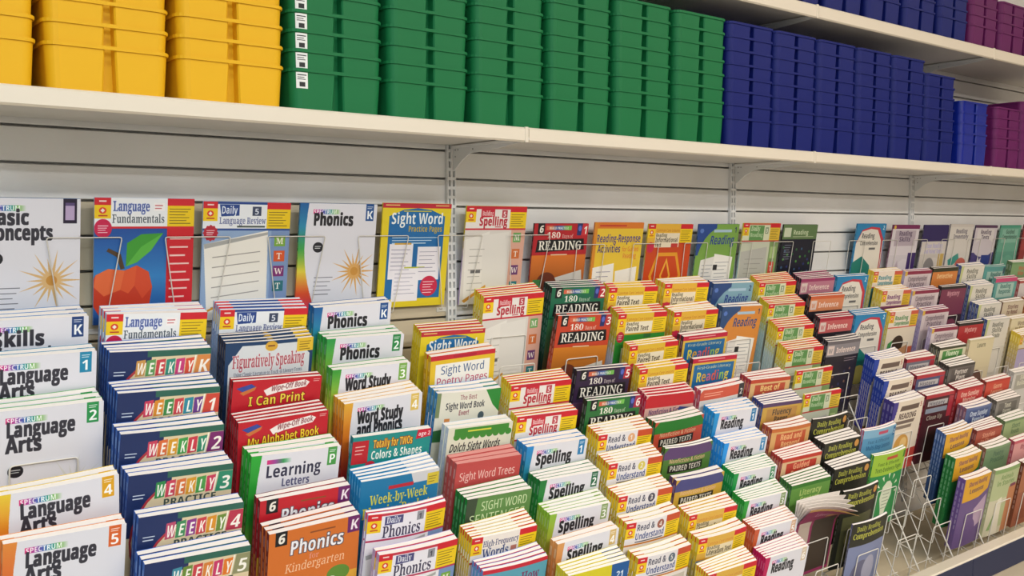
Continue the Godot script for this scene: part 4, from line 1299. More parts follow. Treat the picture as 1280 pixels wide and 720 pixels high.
# rise: how much higher the back of the block sits than its front, at the spine and at the fore-edge; the block is thicker at the fore-edge
func book_meshes(key: String, t: float, bow: int, rise := Vector2.ZERO) -> Array:
	var id := "%s %.4f %d %.4f" % [key, t, bow, rise.y]
	if book_cache.has(id): return book_cache[id]
	var n := 1 if bow == 0 else 7
	var bz: float = [0.0, 0.003, 0.0065, 0.011][bow]
	var ct := 0.0005
	var at: Vector2 = Vector2(tiles[key][1])
	var off := func(u: float) -> float: return -bz * (1.0 - sin(PI * clampf(u * 0.9 + 0.1, 0, 1)))
	var thick := func(u: float) -> float: return t * (0.94 + 0.12 * u)
	var lift := func(u: float) -> float: return lerpf(rise.x, rise.y, u)
	var outer := []   # [x, z, normal, u, lift]
	var inner := []
	for j in range(n, -1, -1):
		var u := float(j) / n
		outer.append([u * BW, -thick.call(u) + off.call(u), Vector3(0, 0, -1), at.x + SPW * 0.5, lift.call(u)])
		inner.append([maxf(u * BW, ct), -thick.call(u) + ct + off.call(u)])
	for j in n + 1:
		var u := float(j) / n
		var du: float = (off.call(u + 0.01) - off.call(u - 0.01)) / (0.02 * BW)
		outer.append([u * BW, off.call(u), Vector3(-du, 0, 1).normalized(), at.x + SPW + 0.5 + (TW - SPW - 1.0) * u, 0.0])
		inner.append([maxf(u * BW, ct), -ct + off.call(u)])
	var v0 := at.y + 0.5
	var v1 := at.y + TH - 0.5
	var st := new_st()
	for i in outer.size() - 1:
		var a: Array = outer[i]
		var b: Array = outer[i + 1]
		var spine := i == n
		var ua: float = a[3] if not spine else at.x + 1.0
		var ub: float = b[3] if not spine else at.x + SPW - 1.0
		var na: Vector3 = a[2] if not spine else Vector3.LEFT
		var nb: Vector3 = b[2] if not spine else Vector3.LEFT
		var p := [Vector3(a[0], a[4], a[1]), Vector3(b[0], b[4], b[1]), Vector3(b[0], BH + b[4], b[1]), Vector3(a[0], BH + a[4], a[1])]
		var uv := [Vector2(ua, v1) / 2048, Vector2(ub, v1) / 2048, Vector2(ub, v0) / 2048, Vector2(ua, v0) / 2048]
		tri(st, [p[0], p[1], p[2]], [na, nb, nb], [uv[0], uv[1], uv[2]])
		tri(st, [p[0], p[2], p[3]], [na, nb, na], [uv[0], uv[2], uv[3]])
		var c: Array = inner[i]
		var d: Array = inner[i + 1]
		var q := [Vector3(c[0], a[4], c[1]), Vector3(d[0], b[4], d[1]), Vector3(d[0], BH + b[4], d[1]), Vector3(c[0], BH + a[4], c[1])]
		quad(st, q[0], q[1], q[2], q[3], -na, uv)
		for y in [0, 1]:
			var k: int = 0 if y == 0 else 3
			var k2: int = 1 if y == 0 else 2
			quad(st, p[k], p[k2], q[k2], q[k], Vector3(0, -1 if y == 0 else 1, 0), [uv[k], uv[k2], uv[k2], uv[k]])
	for i in [0, outer.size() - 1]:
		var a: Array = outer[i]
		var c: Array = inner[i]
		var uvx := Vector2(a[3], (v0 + v1) / 2) / 2048
		quad(st, Vector3(a[0], a[4], a[1]), Vector3(a[0], BH + a[4], a[1]), Vector3(c[0], BH + a[4], c[1]), Vector3(c[0], a[4], c[1]), Vector3.RIGHT, [uvx, uvx, uvx, uvx])
	var cover := st.commit()
	st = new_st()
	for i in n:
		var pt := []   # front and back edge of this strip, at both ends
		for u in [float(i) / n, float(i + 1) / n]:
			var x := clampf(u * BW, ct, BW - 0.001)
			pt.append([Vector3(x, 0.001, off.call(u) - ct), Vector3(x, 0.001 + lift.call(u), off.call(u) - thick.call(u) + ct)])
		var h := Vector3(0, BH - 0.002, 0)
		var topn: Vector3 = (pt[1][0] - pt[0][0]).cross(pt[0][1] - pt[0][0]).normalized()
		if topn.y < 0: topn = -topn
		quad(st, pt[0][0] + h, pt[1][0] + h, pt[1][1] + h, pt[0][1] + h, topn)
		quad(st, pt[0][0], pt[1][0], pt[1][1], pt[0][1], -topn)
		quad(st, pt[0][0], pt[1][0], pt[1][0] + h, pt[0][0] + h, Vector3.BACK)
		quad(st, pt[0][1], pt[1][1], pt[1][1] + h, pt[0][1] + h, Vector3.FORWARD)
		if i == n - 1:
			quad(st, pt[1][0], pt[1][0] + h, pt[1][1] + h, pt[1][1], Vector3.RIGHT)
	book_cache[id] = [cover, st.commit(), atlas_mats[tiles[key][0]]]
	return book_cache[id]

func add_book(key: String, label: String, group: String, where: Transform3D, t: float, bow: int, rise := Vector2.ZERO) -> Node3D:
	var real: String = ALIAS.get(key, key)
	var b := thing(KINDS[key][0], label, "book", Vector3.ZERO, group)
	b.transform = where
	var m := book_meshes(real, t, bow, rise)
	obj("cover", m[0], m[2], b)
	obj("pages", m[1], mats.pink_paper if key == "trees" else mats.paper, b)
	return b

func tier_y(k: int) -> float: return 1.37 - TIER * k
func tier_z(k: int) -> float: return 0.12 + TIER * SLOPE * k

# piles whose copies stand in steps, so that the tops of the covers behind show; in the others mostly the page tops show
const STEPPED := ["drc", "dark", "dlr", "icanprint", "alphabet", "spell", "nonfic", "d180", "sightword", "rcomp", "oran", "maro", "redc", "mar", "teal", "pt", "figur"]

func build_books() -> void:
	var seen := {}
	for p in PILES:
		var c: int = p[0]
		seen[c] = seen.get(c, 0) + 1
		var n: int = p[3]
		var t := minf(0.0095 if STEPPED.has(p[2].get_slice("_", 0)) else 0.0138, ([0.0445, 0.042, 0.0385, 0.035][p[6]] - n * 0.0003) / n)
		if p[6] == 3: t = minf(t, 0.0065)
		var where: String = "%s pile under %s" % [ORD[seen[c] - 1], COLUMN_NAMES[c]]
		var desc: String = KINDS[p[2]][1]
		var stepped: bool = STEPPED.has(p[2].get_slice("_", 0))
		var rise := Vector2(0.0012, 0.0016) if stepped else Vector2(0.0026, 0.0040)
		var step := Vector2(0.0027, 0.0031) if stepped else Vector2(0.0009, 0.0013)
		var lean := Basis(Vector3.RIGHT, LEAN) * Basis(Vector3.BACK, p[7])
		var front := Vector3(p[4], p[5], tier_z(p[1]) + (p[5] - tier_y(p[1])) * tan(LEAN))
		var at := Transform3D(lean.scaled_local(Vector3(0.95, 1, 1)) if c == 3 else lean, front - lean.y * BH)
		var both := rise + step
		for i in n:
			var label: String = desc + ", front of " + where if i == 0 else "%s, %s copy in %s" % [desc, ORD[i] if i < n - 1 else "rearmost", where]
			if n == 1: label = desc + ", alone in " + where.replace("pile", "pocket")
			add_book(p[2], label, "copies in " + where if n > 1 else "", at, t - 0.0003, p[6], rise)
			var slip := rng.randf_range(-0.0012, 0.0012)
			at = at * Transform3D(Basis(Vector3.UP, 0.12 * t / BW) * Basis(Vector3.BACK, (both.y - both.x) / BW), Vector3(rng.randf_range(-0.0008, 0.0008) if p[6] == 0 else 0.0, both.x + slip, -t * 0.94 - (0.0001 if p[6] == 0 else 0.0006)))
	for w in WALL_ROW:
		var lean := Basis(Vector3.RIGHT, 0.15) * Basis(Vector3.BACK, rng.randf_range(-0.004, 0.004))
		add_book(w[1], KINDS[w[1]][1] + ", face-out in the wall pockets", "books face-out on the wall", Transform3D(lean, Vector3(w[2], w[3], 0.058) - lean.y * BH), 0.006, 0)

# a book whose leaves have flopped forward over the pocket
func build_flopped_book(corner: Vector3) -> void:
	var b := thing("literature_book", "plum literature book with pages flopping forward over its wire pocket", "book")
	b.transform = Transform3D(Basis(Vector3.RIGHT, LEAN), corner - Vector3(0, cos(LEAN), sin(LEAN)) * 0.235)
	var at: Vector2 = Vector2(tiles["flop"][1])
	var leaf := func(st: SurfaceTool, z: float, th: float, s0: float, ang: float, more: float, rad: float, len: float) -> void:
		var nx := 8
		var ny := 14
		var grid := []
		for i in nx + 1:
			var u := float(i) / nx
			var row := []
			for j in ny + 1:
				var s := len * j / ny
				var a := ang + more * u * u
				var start := s0 - 0.02 * u
				var p := Vector3(u * BW, s, z)
				if s > start:
					var q := minf((s - start) / rad, a)
					var rest := maxf(0.0, (s - start) - a * rad)
					p = Vector3(u * BW, start + rad * sin(q) + rest * cos(a), z + rad * (1 - cos(q)) + rest * sin(a))
				row.append([p, Vector2(at.x + SPW + 1 + (TW - SPW - 2) * u, at.y + TH - 1 - (TH - 2) * s / len) / 2048])
			grid.append(row)
		for side in [0.0, th]:
			for i in nx:
				for j in ny:
					var a: Array = grid[i][j]; var c: Array = grid[i + 1][j]; var d: Array = grid[i + 1][j + 1]; var e: Array = grid[i][j + 1]
					var nn: Vector3 = (c[0] - a[0]).cross(e[0] - a[0]).normalized()
					if nn.z < -0.2: nn = -nn
					var o: Vector3 = -nn * float(side)
					quad(st, a[0] + o, c[0] + o, d[0] + o, e[0] + o, nn if side == 0.0 else -nn, [a[1], c[1], d[1], e[1]])
		for i in nx:   # the top edge
			var a: Vector3 = grid[i][ny][0]
			var c: Vector3 = grid[i + 1][ny][0]
			var dn: Vector3 = (a - grid[i][ny - 1][0]).normalized()
			var o := Vector3(0, dn.z, -dn.y).normalized() * th
			quad(st, a, c, c + o, a + o, dn, [grid[i][ny][1], grid[i + 1][ny][1], grid[i + 1][ny][1], grid[i][ny][1]])
	var st := new_st()
	leaf.call(st, 0.0, 0.0006, 0.175, 0.55, 0.9, 0.05, 0.262)
	obj("cover", st.commit(), atlas_mats[tiles["flop"][0]], b)
	for k in 5:
		st = new_st()
		leaf.call(st, -0.0035 - 0.002 * k, 0.0012, 0.180 + 0.004 * k, 0.46 - 0.13 * k, 0.7 - 0.13 * k, 0.045, 0.262)
		obj("leaf", st.commit(), mats.paper, b)

# ---------- wire racks ----------
func build_racks() -> void:
	var lo := {}
	var hi := {}
	for c in range(-2, 20):
		lo[c] = 1e9; hi[c] = -1e9
	for p in PILES:
		lo[p[0]] = minf(lo[p[0]], p[4]); hi[p[0]] = maxf(hi[p[0]], p[4])
	for c in range(-2, 20):
		if lo[c] > 1e8:
			lo[c] = COL0 + PITCH * c; hi[c] = lo[c]
	var nrm := Vector3(0, -sin(LEAN), cos(LEAN))
	var up := Vector3(0, cos(LEAN), sin(LEAN))
	var st := new_st()
	# one pocket: two floor wires turning up into a hoop in front of the book, and a cross wire at the back
	var f := func(x: float, n: float, u: float) -> Vector3: return Vector3(x, 0, 0) + nrm * n + up * u
	tube(st, rounded([f.call(0.035, -0.049, -0.024), f.call(0.04, 0.0025, -0.03), f.call(0.044, 0.0025, 0.154), f.call(0.166, 0.0025, 0.154), f.call(0.170, 0.0025, -0.03), f.call(0.175, -0.049, -0.024)], 0.008), 0.0018)
	tube(st, [f.call(0.02, -0.049, -0.0225), f.call(0.19, -0.049, -0.0225)], 0.0015)
	var pocket := st.commit()
	# wall hoops, wide at the top, one across each gap between two books
	for c in range(-2, 19):
		var x0: float = (lo[c] + hi[c]) / 2
		var xr: float = (hi[c] + BW * (0.95 if c == 3 else 1.0) + lo[c + 1]) / 2 - x0 if c < 19 else 0.2275
		var xh: float = COL0 + PITCH * (c + 1) - 0.014
		var nm: String = COLUMN_NAMES.get(c, "")
		if c >= -1 and c <= 17:
			var r := thing("wire_rack", "white wire pocket rack sloping down under the %s" % nm, "wire rack", Vector3(x0, 0, 0), "wire pocket racks")
			if c >= 9 and c <= 12:
				st = new_st()
				tube(st, [Vector3(xr, 1.19, 0.028), Vector3(xr, 0.298, 0.494)], 0.003, 8)
				obj("rail", st.commit(), mats.wire, r)
			for x in [0.035, 0.175]:
				st = new_st()
				var a: Vector3 = Vector3(x, tier_y(0), tier_z(0)) - up * BH - nrm * 0.053 - up * 0.024
				var b: Vector3 = Vector3(x, tier_y(10), tier_z(10)) - up * BH - nrm * 0.053 - up * 0.024
				tube(st, [a + (a - b) * 0.06, b + (b - a) * 0.022], 0.0022)
				obj("back_rod", st.commit(), mats.wire, r)
			for k in 11:
				var o := obj("pocket", pocket, mats.wire, r)
				o.position = Vector3(0, tier_y(k), tier_z(k)) - up * BH
		var h := thing("wire_hoop", "white wire hoop on the slat wall beside the %s" % (nm if nm != "" else "cut-off cover"), "wire hoop", Vector3(xh, 1.53 if c < 5 else 1.5, 0.0), "wire hoops holding the wall books")
		st = new_st()
		var wide := 0.075 if c < 5 else 0.058
		var tight := 0.042 if c < 5 else 0.052
		var low := -0.202 if c < 4 else -0.252 if c == 4 else -0.222
		var zt := 0.0505 if c < 4 else 0.0568 if c == 4 else 0.0528
		var zb := zt + low * tan(0.15)
		tube(st, rounded([Vector3(-tight + 0.005, low, 0.001), Vector3(-tight, low, zb), Vector3(-wide, 0, zt), Vector3(wide, 0, zt), Vector3(tight, low, zb), Vector3(tight - 0.005, low, 0.001)], 0.006), 0.0013)
		obj("hoop", st.commit(), mats.wire, h)
		st = new_st()
		cbox(st, Vector3(-tight - 0.006, low - 0.008, -0.002), Vector3(tight + 0.006, low + 0.004, 0.002), 0.0008)
		obj("slot_clip", st.commit(), mats.wire, h)

# ---------- plastic bins ----------
const BINH := 0.088
func ring(hw: float, hd: float, r: float, notch: float, depth: float) -> Array:
	var pts := []
	for q in 4:
		var cx := (hw - r) * (1 if q in [0, 3] else -1)
		var cz := (hd - r) * (1 if q in [0, 1] else -1)
		for i in 5:
			var a := PI / 2 * q + PI / 2 * i / 4.0
			pts.append(Vector2(cx + cos(a) * r, cz + sin(a) * r))
		if q == 0 and notch > 0: # the groove down the front
			for p in [Vector2(notch + 0.003, hd), Vector2(notch, hd - 0.003), Vector2(notch * 0.9, hd - depth), Vector2(-notch * 0.9, hd - depth), Vector2(-notch, hd - 0.003), Vector2(-notch - 0.003, hd)]: pts.append(p)
	return pts

func skin(st: SurfaceTool, a: Array, ya: float, b: Array, yb: float, outward := 1.0) -> void:
	var n := a.size()
	var nr := []
	for i in n:
		var d: Vector2 = a[(i + 1) % n] - a[i - 1]
		nr.append(Vector3(d.y, 0, -d.x).normalized() * outward)
	for i in n:
		var j := (i + 1) % n
		var flat: bool = (a[j] - a[i]).length() > 0.02
		var d2: Vector2 = a[j] - a[i]
		var fn := Vector3(d2.y, 0, -d2.x).normalized() * outward
		var ni: Vector3 = fn if flat or i >= 5 and i <= 11 else nr[i]
		var nj: Vector3 = fn if flat or i >= 5 and i <= 11 else nr[j]
		quadn(st, [Vector3(a[i].x, ya, a[i].y), Vector3(a[j].x, ya, a[j].y), Vector3(b[j].x, yb, b[j].y), Vector3(b[i].x, yb, b[i].y)], [ni, nj, nj, ni])

func flat_ring(st: SurfaceTool, a: Array, b: Array, y: float, n: Vector3) -> void:
	for i in a.size():
		var j := (i + 1) % a.size()
		quad(st, Vector3(a[i].x, y, a[i].y), Vector3(a[j].x, y, a[j].y), Vector3(b[j].x, y, b[j].y), Vector3(b[i].x, y, b[i].y), n)

var bin_body: ArrayMesh
var bin_rim: ArrayMesh

func bin_meshes() -> void:
	var st := new_st()
	var top := ring(0.1102, 0.143, 0.022, 0.0085, 0.022)
	var bot := ring(0.1052, 0.138, 0.02, 0.0126, 0.0225)
	var itop := ring(0.1086, 0.1414, 0.021, 0.0101, 0.022)
	var ibot := ring(0.1036, 0.1364, 0.019, 0.0142, 0.0225)
	skin(st, bot, 0.0, top, BINH)
	skin(st, ibot, 0.002, itop, BINH, -1.0)
	flat_ring(st, top, itop, BINH, Vector3.UP)
	for s in [[bot, 0.0, Vector3.DOWN], [ibot, 0.002, Vector3.UP]]:
		var poly := PackedVector2Array(s[0])
		var idx := Geometry2D.triangulate_polygon(poly)
		for i in range(0, idx.size(), 3):
			var p := []
			for k in 3: p.append(Vector3(poly[idx[i + k]].x, s[1], poly[idx[i + k]].y))
			tri(st, p, [s[2], s[2], s[2]])
	bin_body = st.commit()
	st = new_st()
	var o1 := ring(0.1135, 0.1463, 0.0245, 0, 0)
	var o2 := ring(0.1125, 0.1453, 0.024, 0, 0)
	var inn := ring(0.1106, 0.1434, 0.022, 0, 0)
	skin(st, o2, BINH - 0.0065, o1, BINH - 0.0045)
	skin(st, o1, BINH - 0.0045, o1, BINH - 0.001)
	skin(st, o1, BINH - 0.001, o2, BINH + 0.0004)
	flat_ring(st, o2, inn, BINH + 0.0004, Vector3.UP)
	flat_ring(st, o2, inn, BINH - 0.0065, Vector3.DOWN)
	skin(st, inn, BINH - 0.0065, inn, BINH + 0.0004, -1.0)
	bin_rim = st.commit()

func bin_stack(x: float, shelf_y: float, count: int, m: Material, colour: String, where: String, stickers := false, push := 0.0) -> void:
	var dx := rng.randf_range(-0.0006, 0.0006)
	for i in count:
		var place: String = "lowest" if i == 0 else "%s from bottom" % ORD[i]
		var b := thing("plastic_bin", "%s plastic bin, %s, %s" % [colour, place, where], "bin", Vector3(x + dx, shelf_y + 0.0405 * i, 0.1745 + push + dx), "nested %s bins" % colour)
		obj("body", bin_body, m, b)
		obj("rim", bin_rim, m, b)
		if stickers:
			var s := obj("price_sticker", sticker_mesh(-0.012, 0.014, 0.047, 0.080, 0.0003), mats.sticker, b)
			s.set_meta("label", "small white price sticker")
			var st := new_st()
			for q in [[-0.009, 0.011, 0.0735, 0.0755], [-0.009, 0.006, 0.069, 0.0705], [-0.009, 0.009, 0.065, 0.0665], [-0.005, 0.008, 0.0505, 0.060]]:
				st.append_from(sticker_mesh(q[0], q[1], q[2], q[3], 0.0005), 0, Transform3D())
			obj("print", st.commit(), mats.ink, s)

# a thin label wrapped round the front corner of a bin, from a to b along the outline (0 where the flat front begins), between two heights
func sticker_mesh(a: float, b: float, y0: float, y1: float, proud: float) -> ArrayMesh:
	var st := new_st()
	var n := 8
	var pt := func(t: float, y: float, o: float) -> Array:
		var s := 0.005 * (1.0 - y / BINH)
		var c := Vector2(-0.0882 + s * 0.6, 0.121 - s * 0.6)
		var r := 0.022 - s * 0.4
		if t >= 0.0: return [Vector3(c.x + t, y, c.y + r + o), Vector3.BACK]
		var ang := -t / 0.022
		var d := Vector3(-sin(ang), 0, cos(ang))
		return [Vector3(c.x, y, c.y) + d * (r + o), d]
	for i in n:
		var t0 := lerpf(a, b, float(i) / n)
		var t1 := lerpf(a, b, float(i + 1) / n)
		var o := [pt.call(t0, y0, proud), pt.call(t1, y0, proud), pt.call(t1, y1, proud), pt.call(t0, y1, proud)]
		quadn(st, [o[0][0], o[1][0], o[2][0], o[3][0]], [o[0][1], o[1][1], o[2][1], o[3][1]])
		for e in [[y0, -1.0], [y1, 1.0]]:
			quad(st, pt.call(t0, e[0], proud)[0], pt.call(t1, e[0], proud)[0], pt.call(t1, e[0], 0.0)[0], pt.call(t0, e[0], 0.0)[0], Vector3(0, e[1], 0))
	return st.commit()

func build_bins() -> void:
	bin_meshes()
	var pitch := 0.2362
	var x := 0.673     # centre of the last green stack
	var green := [6, 7, 7, 8, 8, 8]
	for i in 6:
		var gx := x - pitch * (5 - i)
		bin_stack(gx, 1.796, green[i], mats.bin_green, "green", "%s green stack from the yellow bins" % ORD[i], i == 0)
	for i in 3:
		bin_stack(x - pitch * (6 + i), 1.796, 6, mats.bin_yellow, "yellow", "%s yellow stack from the green bins" % ORD[i])
	var blue := [8, 8, 8, 8, 8, 7]
	for i in 6:
		bin_stack(0.906 + 0.2295 * i, 1.796, blue[i], mats.bin_blue, "dark blue", "%s lower blue stack from the green bins" % ORD[i])
	bin_stack(2.318, 1.796, 5, mats.bin_shiny, "glossy blue", "short stack beside the plum bins", false, 0.004)
	for i in 3:
		bin_stack(2.612 + 0.236 * i, 1.796, [5, 6, 6][i], mats.bin_plum, "plum", "%s lower plum stack from the blue bins" % ORD[i])
	for i in 5:
		bin_stack(1.155 + 0.2455 * i, 2.264, 3, mats.bin_blue, "dark blue", "%s upper-shelf blue stack from the plum bins" % ORD[4 - i])
	for i in 4:
		bin_stack(2.383 + 0.2455 * i, 2.264, 4, mats.bin_plum, "plum", "%s upper-shelf plum stack from the blue bins" % ORD[i])

# ---------- wall, uprights, shelves, deck ----------
const BAY := 1.2095
func build_wall() -> void:
	var w := structure("wall_back", box_mesh(Vector3(-5.0, 0, -0.12), Vector3(8.0, 3.3, -0.03), 0.0), mats.slat)
	var meshes := {}
	for b in range(-3, 4):
		for k in range(-16, 22):
			var y0 := 1.609 + TIER * k + 0.0028
			var y1 := 1.609 + TIER * (k + 1) - 0.0028
			if not meshes.has("m"):
				meshes.m = box_mesh(Vector3(0.003, 0, -0.0305), Vector3(BAY - 0.003, y1 - y0, 0), 0.0015)
			var beige: bool = b < 0 and k < 0
			var o := obj("slat", meshes.m, mats.slat_beige if beige else mats.slat, w)
			o.position = Vector3(BAY * b, y0, 0)
	# uprights: a channel with two rows of slots
	var st := new_st()
	for x in [-0.0145, -0.0035, 0.0105]:
		var wd: float = 0.0045 if x < -0.01 or x > 0.01 else 0.007
		cbox(st, Vector3(x, 0.35, 0.0), Vector3(x + wd, 2.9, 0.012), 0.0008)
	var face := st.commit()
	st = new_st()
	for i in 100:
		var y := 0.36 + 0.0254 * i
		cbox(st, Vector3(-0.0105, y, 0.0), Vector3(-0.003, y + 0.0085, 0.0112), 0.0)
		cbox(st, Vector3(0.003, y, 0.0), Vector3(0.0108, y + 0.0085, 0.0112), 0.0)
	var rungs := st.commit()
	var back := box_mesh(Vector3(-0.014, 0.35, 0.0), Vector3(0.0145, 2.9, 0.001), 0.0)
	var poly := PackedVector2Array([Vector2(0.006, -0.066), Vector2(0.014, -0.066), Vector2(0.05, -0.04), Vector2(0.085, -0.0245), Vector2(0.2, -0.019), Vector2(0.32, -0.009), Vector2(0.32, 0.0), Vector2(0.006, 0.0)])
	st = new_st()
	plate(st, poly, -0.0018, 0.0018)
	var arm := st.commit()
	st = new_st()
	cbox(st, Vector3(-0.009, -0.007, 0.006), Vector3(0.009, 0.0, 0.33), 0.001)
	var flange := st.commit()
	st = new_st()
	for q in [[-0.012, 0.02], [-0.03, 0.02], [-0.014, 0.1], [-0.012, 0.032]]:
		for s in [-1.0, 1.0]:
			tube(st, [Vector3(s * 0.0012, q[0], q[1]), Vector3(s * 0.003, q[0], q[1])], 0.0022, 8)
	var rivets := st.commit()
	for b in range(-1, 4):
		var u := thing("slotted_upright", "white slotted steel upright, %s" % ["", "beyond the yellow bins", "beside the Sight Word and Spelling covers", "behind the green Reading cover", "behind the white book with purple block", "far along the wall past the plum bins"][b + 2], "upright", Vector3(BAY * b, 0, 0), "slotted uprights")
		obj("channel", face, mats.steel, u)
		obj("rungs", rungs, mats.steel, u)
		obj("back_plate", back, mats.steel, u)
		for s in [[1.7735, "lower"], [2.2375, "upper"]]:
			var k := thing("shelf_bracket", "white steel bracket under the %s shelf, on the upright %s" % [s[1], ["beyond the frame", "past the apple cover", "beside the Spelling cover", "behind the green Reading cover", "by the purple-block book", "past the plum bins"][b + 2]], "bracket", Vector3(BAY * b, s[0], 0.012), "shelf brackets")
			obj("arm", arm, mats.steel, k)
			obj("flange", flange, mats.steel, k)
			obj("rivets", rivets, mats.zinc, k)
	for b in range(-1, 3):
		for s in [[1.776, "lower", 1.7615, 1.7975], [2.24, "upper", 2.2245, 2.2665]]:
			var where: String = ["out beyond the yellow bins", "under the yellow bins", "under the green bins", "under the dark blue bins", "under the plum bins"][b + 2]
			var sh := thing("wall_shelf", "cream steel %s shelf panel with price channel, %s" % [s[1], where], "shelf", Vector3(BAY * b, 0, 0), "steel wall shelves")
			obj("shelf_pan", box_mesh(Vector3(0.002, s[0], 0.013), Vector3(BAY - 0.002, s[0] + 0.02, 0.336), 0.002), mats.shelf, sh)
			st = new_st()
			var y0: float = s[2]
			var y1: float = s[3]
			plate(st, PackedVector2Array([Vector2(0.334, y1 - 0.004), Vector2(0.334, y1), Vector2(0.3385, y1), Vector2(0.343, y1 - 0.004), Vector2(0.343, y0 + 0.004), Vector2(0.339, y0), Vector2(0.334, y0), Vector2(0.334, y0 + 0.003), Vector2(0.338, y0 + 0.004), Vector2(0.338, y1 - 0.004)]), 0.0015, BAY - 0.0015)
			obj("price_channel", st.commit(), mats.lip, sh)
			obj("end_cap", box_mesh(Vector3(BAY - 0.012, y0 - 0.001, 0.337), Vector3(BAY - 0.001, y1 + 0.001, 0.3445), 0.001), mats.lip, sh)

func build_deck() -> void:
	for b in range(-2, 4):
		var where: String = ["below the apple column", "below the phonics column", "below the spelling column", "below the green Reading column", "below the empty wire pockets", "past the plum bins"][b + 2]
		var d := thing("base_deck", "low base deck with cream rail and navy front strip, %s" % where, "base deck", Vector3(BAY * b, 0, 0), "base decks along the wall")
		obj("deck_board", box_mesh(Vector3(0.001, 0.268, 0.0), Vector3(BAY - 0.001, 0.288, 0.548), 0.001), mats.deck, d)
		obj("front_rail", box_mesh(Vector3(0.001, 0.286, 0.548), Vector3(BAY - 0.001, 0.389, 0.6), 0.004), mats.lip, d)
		for i in 2:
			obj("navy_strip", box_mesh(Vector3(0.002 + i * BAY / 2, 0.292, 0.6), Vector3((i + 1) * BAY / 2 - 0.002, 0.384, 0.604), 0.001), mats.navy, d)
		obj("kick_plate", box_mesh(Vector3(0.001, 0.0, 0.556), Vector3(BAY - 0.001, 0.2855, 0.585), 0.002), mats.kick, d)

func build_room() -> void:
	structure("floor", box_mesh(Vector3(-5, -0.1, -0.12), Vector3(8, 0, 6.5), 0.0), mats.floor)
	structure("ceiling", box_mesh(Vector3(-5, 3.3, -0.12), Vector3(8, 3.4, 6.5), 0.0), mats.ceiling)
	structure("wall_left", box_mesh(Vector3(-5.1, 0, -0.12), Vector3(-5, 3.3, 6.5), 0.0), mats.paint)
	structure("wall_right", box_mesh(Vector3(8, 0, -0.12), Vector3(8.1, 3.3, 6.5), 0.0), mats.paint)
	structure("wall_front", box_mesh(Vector3(-5, 0, 6.5), Vector3(8, 3.3, 6.6), 0.0), mats.paint)

func ceiling_lamp(x: float, z: float, energy: float, where: String) -> void:
	var l := thing("ceiling_light", "long white fluorescent ceiling light, %s" % where, "ceiling light", Vector3(x, 3.3, z), "fluorescent ceiling lights")
	var st := new_st()
	cbox(st, Vector3(-0.63, -0.06, -0.17), Vector3(0.63, 0, -0.15), 0.003)
	cbox(st, Vector3(-0.63, -0.06, 0.15), Vector3(0.63, 0, 0.17), 0.003)
	cbox(st, Vector3(-0.63, -0.06, -0.15), Vector3(-0.61, 0, 0.15), 0.003)
	cbox(st, Vector3(0.61, -0.06, -0.15), Vector3(0.63, 0, 0.15), 0.003)
	obj("housing", st.commit(), mats.steel, l)
	obj("diffuser_panel", box_mesh(Vector3(-0.61, -0.05, -0.15), Vector3(0.61, -0.045, 0.15), 0.001), mats.glow, l)
	var a := AreaLight3D.new()
	a.name = "area_light"
	a.area_size = Vector2(1.2, 0.29)
	a.light_color = LAMP_COLOUR if x > 0.0 else Color(0.9, 0.955, 1.0)
	a.light_energy = energy
	a.area_range = 12.0
	a.area_attenuation = 2.0
	a.shadow_enabled = true
	a.position = Vector3(0, -0.065, 0)
	a.rotation_degrees = Vector3(-90, 0, 0)
	l.add_child(a)

const LAMP_COLOUR := Color(1.0, 0.95, 0.895)

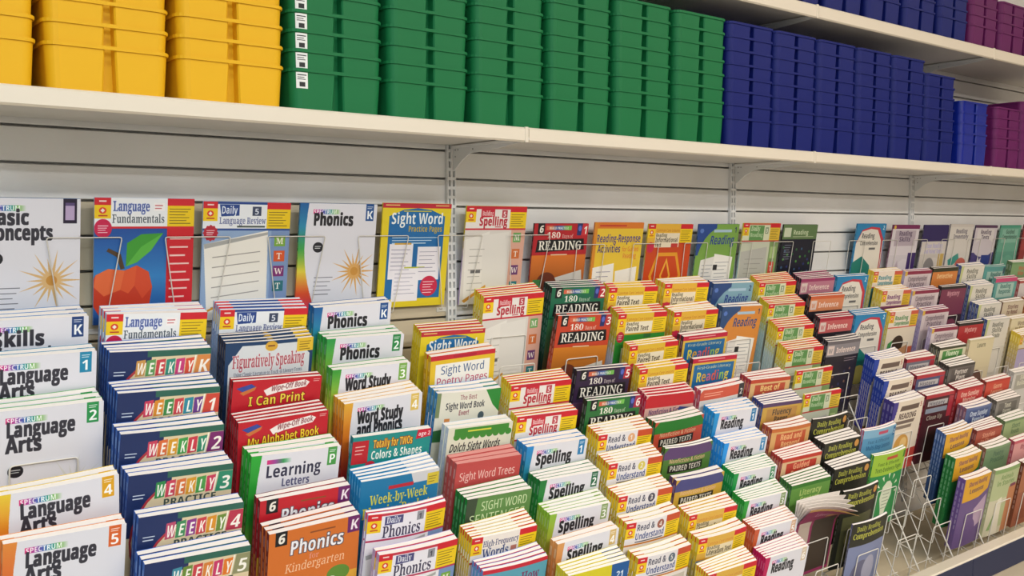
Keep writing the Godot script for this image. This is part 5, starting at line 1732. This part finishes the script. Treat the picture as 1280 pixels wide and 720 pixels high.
func _ready() -> void:
	# camera
	var cam := Camera3D.new()
	cam.name = "camera"
	cam.position = Vector3(-1.5192, 1.55, 2.1844)
	cam.rotation_degrees = Vector3(-3.576, -38.529, 0)
	cam.fov = 33.398
	cam.near = 0.05
	cam.current = true
	add_child(cam)
	# surroundings and exposure: the shop is closed, only its own lamps light it
	var we := WorldEnvironment.new()
	we.name = "environment"
	var env := Environment.new()
	env.background_mode = Environment.BG_COLOR
	env.background_color = Color(0.02, 0.02, 0.02)
	env.tonemap_mode = Environment.TONE_MAPPER_LINEAR
	env.tonemap_exposure = EXPOSURE
	env.sdfgi_enabled = true
	env.ssao_enabled = true
	env.ssil_enabled = true
	we.environment = env
	add_child(we)
	rng.seed = 20240611
	make_materials()
	var rows := {1.75: "row along the book wall", 3.9: "middle row over the shop floor", 5.6: "row along the opposite wall"}
	var spots := {-3.4: "beyond the yellow bins", -1.2: "by the yellow bins", 1.0: "by the green bins", 3.2: "by the plum bins", 5.4: "far past the plum bins"}
	var dim := {-3.4: 1.0, -1.2: 1.1, 1.0: 1.0, 3.2: 0.7, 5.4: 0.45}   # strengths chosen so the light weakens towards the far end of the wall
	for x in spots:
		for z in rows: ceiling_lamp(x, z, LAMP_ENERGY * (0.38 if z < 2.0 else 1.85) * dim[x], "%s, %s" % [rows[z], spots[x]])
	build_room()
	build_wall()
	build_deck()
	build_racks()
	build_bins()
	var keys := []
	for p in PILES:
		var k: String = ALIAS.get(p[2], p[2])
		if not keys.has(k): keys.append(k)
	for w in WALL_ROW:
		var k: String = ALIAS.get(w[1], w[1])
		if not keys.has(k): keys.append(k)
	keys.append("flop")
	print_covers(keys)
	print("covers ", keys.size(), " at ", Time.get_ticks_msec())
	build_books()
	build_flopped_book(Vector3(0.968, 0.686, tier_z(9)))

const EXPOSURE := 0.86
const LAMP_ENERGY := 3.5

func make_materials() -> void:
	mat("paper", Color("f0e8e0"), 0.85)
	mat("pink_paper", Color("dc938c"), 0.85)
	mat("wire", Color("ddd8ce"), 0.4)
	mat("bin_yellow", Color("e6b01c"), 0.45, 0.0, 0.3)
	mat("bin_green", Color("187040"), 0.45, 0.0, 0.3)
	mat("bin_blue", Color("121e6a"), 0.45, 0.0, 0.3)
	mat("bin_shiny", Color("152890"), 0.08, 0.0, 0.6)
	mat("bin_plum", Color("661f5a"), 0.45, 0.0, 0.3)
	mat("sticker", Color("e8e8e4"), 0.6)
	mat("ink", Color("2a2a2c"), 0.7)
	var s := mat("slat", Color("ecebe9"), 0.55)
	s.albedo_texture = noise_tex(0.004, Color("f4f3f1"), Color("ffffff"))
	s.uv1_triplanar = true
	s.uv1_world_triplanar = true
	var s2 := mat("slat_beige", Color("cdbfa4"), 0.6)
	s2.albedo_texture = s.albedo_texture
	s2.uv1_triplanar = true
	s2.uv1_world_triplanar = true
	mat("steel", Color("e2e2e0"), 0.4)
	mat("zinc", Color("a4a29e"), 0.4, 0.6)
	mat("shelf", Color("d6d2ca"), 0.5)
	mat("lip", Color("e2d7c4"), 0.38)
	mat("deck", Color("d6c8aa"), 0.7)
	mat("navy", Color("272d4a"), 0.45)
	mat("kick", Color("b9ad98"), 0.6)
	var f := mat("floor", Color("a8a298"), 0.4)
	f.albedo_texture = noise_tex(0.03, Color("e8e4dc"), Color("ffffff"))
	f.uv1_triplanar = true
	f.uv1_world_triplanar = true
	mat("ceiling", Color("ecebe6"), 0.9)
	mat("paint", Color("98948e"), 0.8)
	var g := mat("glow", Color("f8f4ea"), 0.6)
	g.emission_enabled = true
	g.emission = LAMP_COLOUR
	g.emission_energy_multiplier = 2.0
